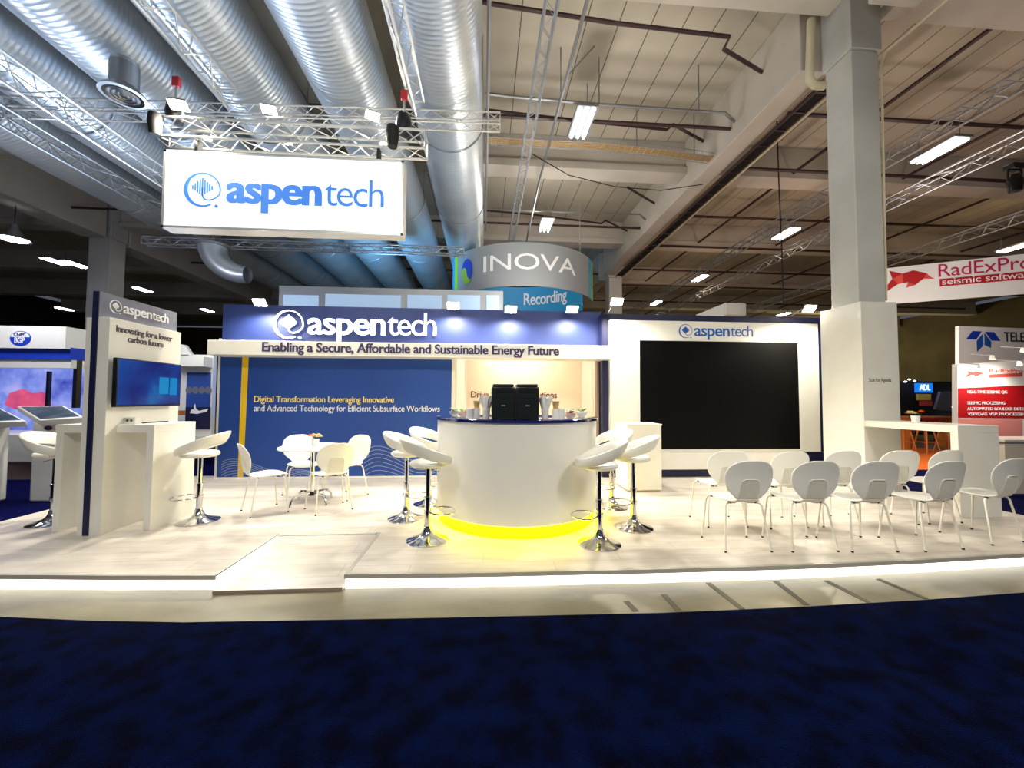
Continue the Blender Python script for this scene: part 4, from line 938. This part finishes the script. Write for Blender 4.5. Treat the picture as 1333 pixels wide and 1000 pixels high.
def kiosk(label, corners, zc_, stem_px, badge):
    t = thing('touchscreen_kiosk', label, 'kiosk', corners[3])
    A, B, Cc, D = [Vector(c) for c in corners]   # back-left, back-right, front-right, front-left
    n = (B-A).cross(D-A).normalized(); n = n if n.z > 0 else -n
    b = MB(); b.prism([A, B, Cc, D], -n*.09); b.build('table_body', M['plastic'], t, bevel=.012)
    c = (A+B+Cc+D)/4; b = MB(); b.prism([c+(p-c)*.86+n*.001 for p in (A, B, Cc, D)], n*.003); b.build('touchscreen', M['kioskimg'], t)
    b = MB(); s = c-n*.06; b.prism([(s.x-.17, s.y-.09, -.114), (s.x+.17, s.y-.09, -.114), (s.x+.17, s.y+.09, -.114), (s.x-.17, s.y+.09, -.114)], (0, 0, s.z+.114)); b.build('stand_column', M['plastic'], t, bevel=.03)
    if badge:
        b = MB(); b.prism([(s.x+.05+.055*math.cos(2*PI*i/16), s.y-.094, s.z-.17+.032*math.sin(2*PI*i/16)) for i in range(16)], (0, .004, 0)); b.build('badge', M['ink'], t)
kiosk('white touchscreen kiosk with tilted glass top beside the tower wall', [at(21, 529, Y=6.45), at(83, 528, Y=6.45), at(110, 543, Y=5.95), at(51, 547.5, Y=5.95)], 1, 60, True)
kiosk('white touchscreen kiosk cut off by the left edge of the photo', [at(-55, 530, Y=6.45), at(0, 531, Y=6.45), at(34, 548, Y=5.9), at(-30, 551, Y=5.9)], 1, 60, False)
# poster stand behind tower
ps = thing('poster_stand', 'neighbour stand wall with blue ship poster beside the bluish screen', 'exhibition stand', (-6, 9.5, -.12))
YP = 9.5
def px_(nm, x0, x1, y0, y1, m_, d=.12, o=0, par=ps, lab=None):
    p, q = at(x0, y1, Y=YP), at(x1, y0, Y=YP); return wbox(nm, p.x, q.x, YP+o, YP+o+d, p.z, q.z, m_, par, label=lab)
px_('wall_panel', 228, 278, 462, 572, M['gloss']); px_('header', 228, 277, 466, 478, M['paint'], .3, -.3)
b = MB(); b.prism([at(228, 447, Y=YP), at(240, 449, Y=YP), at(252, 466, Y=YP), at(228, 466, Y=YP)], (0, .1, 0)); b.build('angled_top', M['paint'], ps)
px_('poster', 241.5, 275, 485, 559, M['blue'], .02, -.02); 
px_('poster_sea', 241.5, 275, 530, 559, M['dnavy'], .004, -.025)
b = MB(); sh = [(247, 538), (249, 533), (252, 533), (253, 526), (254, 526), (255, 532), (259, 535), (271, 532), (269, 536), (256, 539)]
b.prism([at(x, y, Y=YP-.03) for x, y in sh], (0, .004, 0)); b.build('ship_print', M['inkwhite'], ps)
b = MB()
for k in range(4):
    c = at(246+8.3*k, 508, Y=YP-.026); b.prism([(c.x+.075*math.cos(2*PI*i/14), c.y, c.z+.085*math.sin(2*PI*i/14)) for i in range(14)], (0, .003, 0))
b.build('round_pictures', M['grey'], ps)
px_('plinth', 228, 288, 565, 577, M['paint'], .5, -.5)
px_('screen', 277, 300, 470, 541, M['bluescr'], .06, .3, lab='glowing blue screen'); px_('counter_edge', 226, 250, 534, 540, M['wood'], .3, -.5)
# ------------------------------------------------------------------ right neighbours
bn = thing('hanging_banner', 'long hanging white banner with red dolphin and crimson lettering', 'banner', at(1240, 360, Y=8.8))
pL, pR = at(1153, 372, Y=9.6), at(1345, 350, Y=8.3); dirv = Vector((pR.x-pL.x, pR.y-pL.y, 0)); Lb_ = dirv.length; dirv.normalize(); nv = dirv.cross(Vector((0, 0, 1)))
zT = at(1153, 349.5, Y=9.6).z; zB = at(1153, 396, Y=9.6).z
o0 = Vector((pL.x, pL.y, 0))-dirv*1.0
b = MB(); b.prism([o0+Vector((0, 0, zB)), o0+dirv*(Lb_+1.4)+Vector((0, 0, zB)), o0+dirv*(Lb_+1.4)+Vector((0, 0, zT)), o0+Vector((0, 0, zT))], -nv*.03 if nv.y < 0 else nv*.03); b.build('banner_face', M['paper'], bn)
Hb = zT-zB
def onb(px, fz):   # banner coordinates: photo column, fraction of height
    d = at(px, 370, Y=1.0); dx = d.x; A_ = Vector((pL.x, pL.y)); D_ = Vector((dirv.x, dirv.y)); s = (dx*A_.y-A_.x)/(D_.x-dx*D_.y)
    p = A_+D_*s; return Vector((p.x, p.y, zB+Hb*fz)) + (nv if nv.y < 0 else -nv)*.008
def shape(mb, f, pts, d=.004):
    nn = (nv if nv.y < 0 else -nv); mb.prism([f(*p) for p in pts], nn*d)
dol = [(1153, .50), (1157.5, .68), (1161, .80), (1158.5, .93), (1167, .90), (1175.5, .84), (1188, .85), (1201, .82), (1208, .74), (1215.5, .62), (1203, .62), (1197, .56), (1190, .45), (1182, .36), (1180, .52), (1172, .56), (1162, .42), (1150, .22)]
DP = [(1140+x/6.907, 300+y/6.907) for x, y in ((125, 365), (245, 385), (340, 352), (460, 375), (485, 402), (527, 422), (430, 425), (350, 485), (268, 512), (290, 462), (200, 480), (90, 555), (86, 515), (150, 435), (245, 470))]
DP = [(x, ((396-19*(x-1153)/180)-y)/((396-19*(x-1153)/180)-(349.5-24.5*(x-1153)/180))) for x, y in DP]
def facets(mb, idx, f):
    for t_ in idx: shape(mb, f, [DP[k] for k in t_])
b = MB(); facets(b, ((0, 1, 13), (1, 2, 9, 14), (2, 3, 6, 9), (13, 10, 11, 12), (9, 6, 7)), onb); b.build('dolphin_body', M['redprint'], bn)
b = MB(); facets(b, ((1, 14, 10, 13), (3, 4, 5, 6), (9, 7, 8)), onb); b.build('dolphin_facets', M['salmon'], bn)
ud = Vector((0, 0, 1)); rd = dirv
nn_ = (nv if nv.y < 0 else -nv)
def onb_text(mb, txt, px0, px1, fz, xh, bold): p, q = onb(px0, fz), onb(px1, fz); put_text(mb, txt, p, (q-p), UZ, (q-p).length, xh, bold)
b = MB(); onb_text(b, 'RadExPro', 1222, 1345, .62, .21, .0); b.build('lettering', M['magenta'], bn, label='crimson lettering')
b = MB(); shape(b, onb, [(1223, .36), (1345, .36), (1345, .56), (1223, .56)], .003); b.build('red_bar', M['redprint'], bn)
b = MB(); onb_text(b, 'seismic software', 1226, 1350, .40, .10, .004); 
for v in b.v: v += nn_*.006
b.build('lettering', M['inkwhite'], bn, label='white lettering')
# teledyne sign
ts = thing('blue_arrow_sign', 'white sign with blue arrow-like tree emblem and black lettering above the red stand', 'sign', at(1290, 445, Y=9.0))
YT = 9.0
def tx(x, y, o=0): return at(x, y, Y=YT-o)
b = MB(); b.prism([tx(1248.3, 424.5), tx(1345, 428), tx(1345, 475), tx(1248.3, 475)], (0, .08, 0)); b.build('sign_board', M['paper'], ts)
b = MB()
for quad in (((1258, 441.5), (1266, 431), (1278, 431.5), (1271, 442)), ((1282.5, 432), (1294.5, 432.5), (1302.5, 443.8), (1291, 443.5))): b.prism([tx(x, y, .006) for x, y in quad], (0, .004, 0))
b.build('emblem', M['bluep'], ts)
b = MB()
for quad in (((1271.5, 444), (1280, 434), (1280, 450), (1272.2, 458)), ((1281.7, 433.5), (1290.5, 445), (1290, 453), (1281.7, 449))): b.prism([tx(x, y, .006) for x, y in quad], (0, .004, 0))
b.build('emblem_stem', M['inkblue'], ts)
b = MB(); p = tx(1307, 444.5, .004); q = tx(1368, 446, .004); put_text(b, 'TELEDYNE', p, RX, UZ, q.x-p.x, .155, .01); b.build('lettering', M['black'], ts)
# red stand
rd_ = thing('seismic_stand', 'neighbour stand wall with red panel of white lettering and small dolphin', 'exhibition stand', at(1290, 560, Y=7.6))
YR = 7.6
def rx_(x, y, o=0): return at(x, y, Y=YR-o)
b = MB(); b.prism([rx_(1246.5, 474), rx_(1350, 468), rx_(1350, 640), rx_(1246.5, 640)], (0, .1, 0)); b.build('wall_panel', M['paper'], rd_)
b = MB(); b.prism([rx_(1247.2, 505.5, .003), rx_(1350, 501, .003), rx_(1350, 545, .003), rx_(1247.2, 544, .003)], (0, .003, 0)); b.build('red_panel', M['redprint'], rd_)
pk = mat('pink_lower_panel', (240, 150, 140), .6)
b = MB(); b.prism([rx_(1247.2, 545, .003), rx_(1331, 546, .003), rx_(1331, 600, .003), rx_(1247.2, 600, .003)], (0, .003, 0)); b.build('pink_panel', pk, rd_)
for i, (y, s, x1) in enumerate(((512, 'REAL-TIME SEISMIC QC', 1311), (526.5, 'SEISMIC PROCESSING', 1308), (534, 'AUTOMATED BOULDER DETECTION', 1349), (541, 'VSP/DAS VSP PROCESSING', 1340))):
    p, q = rx_(1259, y, .006), rx_(x1, y-.5, .006); b = MB(); put_text(b, s, p, RX, UZ, q.x-p.x, .040, .008); b.build('lettering', M['inkwhite'], rd_)
b = MB(); p, q = rx_(1288, 485, .002), rx_(1331, 483, .002); put_text(b, 'RadExPro', p, RX, UZ, q.x-p.x, .055, 0); b.prism([rx_(1288, 487.5, .003), rx_(1331, 485.5, .003), rx_(1331, 490, .003), rx_(1288, 492, .003)], (0, .002, 0))
b.build('small_lettering', M['salmon'], rd_)
b = MB()
for t_ in ((0, 1, 13), (1, 2, 9, 14), (2, 3, 6, 9), (13, 10, 11, 12), (9, 6, 7), (1, 14, 10, 13), (3, 4, 5, 6), (9, 7, 8)):
    b.prism([rx_(1257+(DP[k][0]-1152)*.40, 496.5-DP[k][1]*15, .004) for k in t_], (0, .002, 0))
b.build('small_dolphin', M['salmon'], rd_)
for k, (px, py) in enumerate(((1292, 466), (1276, 478), (1327, 474), (1332, 456))):
    p = at(px, py, Y=7.2); t = thing('display_spotlight', 'small spotlight washing the red and white neighbour stand', 'spotlight', p, 0, 'small spotlights over the red neighbour stand')
    b = MB(); b.lathe([(0, .05), (.03, .05), (.045, -.03), (.04, -.03)], seg=14); b.build('housing', M['paint'], t, local=True)
    b = MB(); b.lathe([(0, -.02), (.04, -.022)], seg=14); b.build('lens', M['lens'], t, local=True)
    b = MB(); b.tube([(0, 0, .05), (0, .35, .12)], .008, 5); b.build('arm', M['alud'], t, local=True)
cr = thing('white_reception_counter', 'white counter of the red neighbour stand at the right photo edge', 'counter', at(1330, 640, Y=6.0))
p = at(1304, 574, Y=5.9); b = MB(); b.box(p.x+.05, p.x+1.6, 5.9, 6.4, -.114, p.z-.02); b.build('body', M['wallbeige'], cr)
b = MB(); b.box(p.x, p.x+1.65, 5.86, 6.45, p.z-.02, p.z+.02); b.build('top', M['paint'], cr)
# stools on orange carpet, distant items
def wstool(p, label):
    t = thing('wooden_stool', label, 'stool', p, 0, 'wooden stools on the orange carpet')
    b = MB(); b.lathe([(0, .72), (.17, .72), (.18, .74), (.17, .76), (0, .76)], seg=20); b.build('seat', M['wood'], t, local=True)
    for sx in (-1, 1):
        for sy in (-1, 1):
            b = MB(); b.tube([(.10*sx, .10*sy, .72), (.21*sx, .2*sy, 0)], .02, 8); b.build('leg', M['wood'], t, local=True)
    b = MB(); b.tube([(.15*sx, .14*sy, .32) for sx, sy in ((-1, -1), (1, -1), (1, 1), (-1, 1))], .012, 6, closed=True); b.build('footring', M['wood'], t, local=True)
    return t
for px, py, l in ((1176, 590, 'wooden stool on the orange carpet nearest the clad column'), (1206, 590, 'middle wooden stool on the orange carpet seen under the high table'), (1234, 588, 'wooden stool on the orange carpet nearest the high table leg')):
    p = at(px, py, Z=-.114); wstool(p, l)
wt = thing('wooden_table', 'wooden high table among the stools on the orange carpet', 'table', at(1205, 583, Z=-.114))
b = MB(); b.box(-.9, .9, -.3, .3, .98, 1.02); b.build('table_top', M['wood'], wt, local=True)
for sx in (-.8, .8): b = MB(); b.box(sx-.03, sx+.03, -.25, .25, 0, .98); b.build('leg', M['wood'], wt, local=True)
dk = thing('dark_stand', 'dark far stand seen past the clad column with a small lit name board', 'exhibition stand', at(1205, 540, Y=15))
def dx_(nm, x0, x1, y0, y1, m_, Y=15, lab=None): p, q = at(x0, y1, Y=Y), at(x1, y0, Y=Y); return wbox(nm, p.x, q.x, Y, Y+.1, p.z, q.z, m_, dk, label=lab)
dx_('wall_panel', 1150, 1250, 497, 566, M['darkhall']); dx_('name_board', 1194, 1214, 499, 511, M['bluescr'], 14.8, 'blue lit name board'); dx_('shelf_goods', 1196, 1212, 513, 521, M['inkyellow'], 14.8); dx_('shelf_goods', 1200, 1214, 522, 528, M['salmon'], 14.8)
b = MB(); p, q = at(1197, 508, Y=14.78), at(1211, 508, Y=14.78); put_text(b, 'ADL', p, RX, UZ, q.x-p.x, .15, .02); b.build('lettering', M['litwhite'], dk)
b = MB(); b.prism([at(x, y, Y=14.5) for x, y in ((1218, 533), (1225, 510), (1239, 510), (1239, 535))], (0, .1, 0)); b.build('pale_screen', M['grey'], dk)
for k, (px, py) in enumerate(((1184, 494), (1179, 497), (1191, 496), (1246, 515), (1243, 522), (1241, 530), (1245, 536))):
    b = MB(); p = at(px, py, Y=14.7); b.box(p.x-.05, p.x+.05, 14.7, 14.72, p.z-.02, p.z+.02); b.build('lamp', M['tube'], dk)
for px in (1190, 1232, 1216):
    p = at(px, 552, Y=13.5); t = thing('red_chair', 'small dark red chair far behind the high table', 'chair', (p.x, 13.5, -.12), 0, 'dark red chairs at the far stand')
    b = MB(); b.box(-.22, .22, -.2, .2, .42, .47); b.build('seat', M['red'], t, local=True); b = MB(); b.box(-.22, .22, .17, .21, .47, .92); b.build('backrest', M['red'], t, local=True)
    for sx in (-.19, .19):
        for sy in (-.17, .17): b = MB(); b.tube([(sx, sy, .42), (sx, sy, 0)], .015, 6); b.build('leg', M['black'], t, local=True)

el = thing('duct_elbow', 'loose curved duct mouth hanging under the outer duct above the navy header', 'duct', at(296, 338, Y=10.8))
c_ = at(300, 338, Y=10.8); b = MB()
b.tube([c_+Vector((.45-.9*math.cos(a), 0, .35-.75*math.sin(a)))*1 for a in [PI*i/2/10 for i in range(11)]], [.34-.012*i for i in range(11)], 18, cap=False); b.build('elbow', M['galv'], el)
b = MB(); q_ = c_+Vector((-.45, 0, .35)); b.tube([q_+Vector((.36*math.cos(a), .36*math.sin(a), 0)) for a in [2*PI*k/20 for k in range(20)]], .035, 6, closed=True); b.build('rim', M['alud'], el)
b = MB(); b.tube([q_+Vector((0, 0, .0)), q_+Vector((0, 0, .5)), (q_.x, q_.y, 6.2)], .012, 5); b.build('suspension_wire', M['pipe'], el)
mh = thing('moving_head_lamp', 'dark stage lamp hanging under the lower truss at the right photo edge', 'spotlight', at(1321, 236, Y=6.6))
c_ = at(1321, 236, Y=6.6); b = MB(); b.lathe([(0, -.22), (.09, -.2), (.11, 0), (.08, .12), (0, .14)], c_.x, c_.y, c_.z, 16); b.build('head', M['black'], mh)
b = MB(); b.tube([(c_.x-.14, c_.y, c_.z), (c_.x-.14, c_.y, c_.z+.22), (c_.x+.14, c_.y, c_.z+.22), (c_.x+.14, c_.y, c_.z)], .02, 6); b.build('yoke', M['black'], mh)
b = MB(); b.box(c_.x-.12, c_.x+.12, c_.y-.09, c_.y+.09, c_.z+.22, c_.z+.32); b.build('base', M['black'], mh, bevel=.01)
# ------------------------------------------------------------------ light
def area(name, loc, tgt, e, sx, sy, col):
    l = bpy.data.lights.new(name, 'AREA'); l.shape = 'RECTANGLE'; l.size = sx; l.size_y = sy; l.energy = e; l.color = col
    o = bpy.data.objects.new(name, l); C.objects.link(o); o.location = loc; o.rotation_euler = (Vector(tgt)-Vector(loc)).to_track_quat('-Z', 'Y').to_euler(); return o
area('kitchen_light', (.75, 7.75, 2.57), (.75, 7.75, 0), 26, 1.2, .4, (1, .88, .7))
aim_light('added_fill_spot', (-2.0, -2, 6.4), (-1.0, 5.5, .5), 1250, 95, .8, .9, (1, .96, .88))  # this and the next: front fill added behind the camera, no fixtures there
aim_light('added_fill_spot', (4.0, -2, 6.4), (3.5, 5.5, .5), 1100, 95, .8, .9, (1, .95, .86))
aim_light('added_fill_spot', (1.5, 7.6, 4.0), (1.0, 9.0, 8.3), 300, 160, .8, .4, (1, .95, .88))  # this and the next: upward fill added to lighten the ceiling panels
aim_light('added_fill_spot', (2.0, 2.0, 4.5), (2.0, 4.0, 8.3), 260, 160, .8, .4, (1, .95, .86))
aim_light('added_uplight', (-6.5, 7.8, 3.4), (-4.5, 5.0, 7.0), 420, 150, .9, .5, (.55, .72, 1))  # bluish uplights added to tint and brighten the ducts, no fixtures modelled
aim_light('added_uplight', (-3.0, 11.6, 4.0), (-2.6, 14.0, 6.6), 800, 140, .9, .5, (.22, .58, 1))
aim_light('added_uplight', (-2.2, 3.2, 3.2), (-2.6, 3.0, 7.0), 220, 150, .9, .5, (.8, .88, 1))
for px, py in ((1290, 468), (1327, 470)):
    p = at(px, py, Y=7.1); aim_light('display_light', p, (p.x, 7.6, .8), 42, 150, .8, .05, (1, .9, .8))
def bulb(name, loc, e, col, size=.5):
    l = bpy.data.lights.new(name, 'POINT'); l.energy = e; l.color = col; l.shadow_soft_size = size
    o = bpy.data.objects.new(name, l); C.objects.link(o); o.location = loc
for px, py, e in ((1222, 200, 14), (1023, 308, 30), (1322, 326, 40), (911, 366, 50), (711, 300, 110)):
    bulb('fitting_light', at(px, py, Z=6.6), e, (1, .70, .40) if px > 900 else (1, .92, .8))
bulb('added_far_fill', (16, 34, 4.5), 900, (1, .85, .5)); bulb('added_far_fill', (28, 30, 4.5), 700, (1, .85, .5))  # point fills added to brighten the far hall wall
bulb('added_stand_fill', (-8.6, 6.9, 3.6), 170, (.86, .88, 1), .3); bulb('added_stand_fill', (-5.9, 8.3, 3.0), 60, (.9, .93, 1), .2)  # fill added to brighten the survey and poster stands
bulb('added_stand_fill', (9.8, 7.0, 3.6), 130, (1, .88, .82), .3); bulb('added_stand_fill', (9.5, 9.8, 2.2), 220, (1, .85, .7), .3); bulb('added_stand_fill', (1.2, 9.6, 3.6), 120, (1, .95, .88), .3)  # more added fill: right-hand neighbours, orange carpet and ring sign
w_ = bpy.data.worlds.new('world'); bpy.context.scene.world = w_; w_.use_nodes = True
w_.node_tree.nodes['Background'].inputs[0].default_value = (.55, .62, .8, 1); w_.node_tree.nodes['Background'].inputs[1].default_value = .13
sc = bpy.context.scene
sc.view_settings.view_transform = 'Standard'; sc.view_settings.look = 'None'; sc.view_settings.exposure = 0.0; sc.view_settings.gamma = 1
sc.view_settings.use_curve_mapping = False
sc.cycles.use_denoising = True; sc.cycles.max_bounces = 6; sc.cycles.sample_clamp_indirect = 6
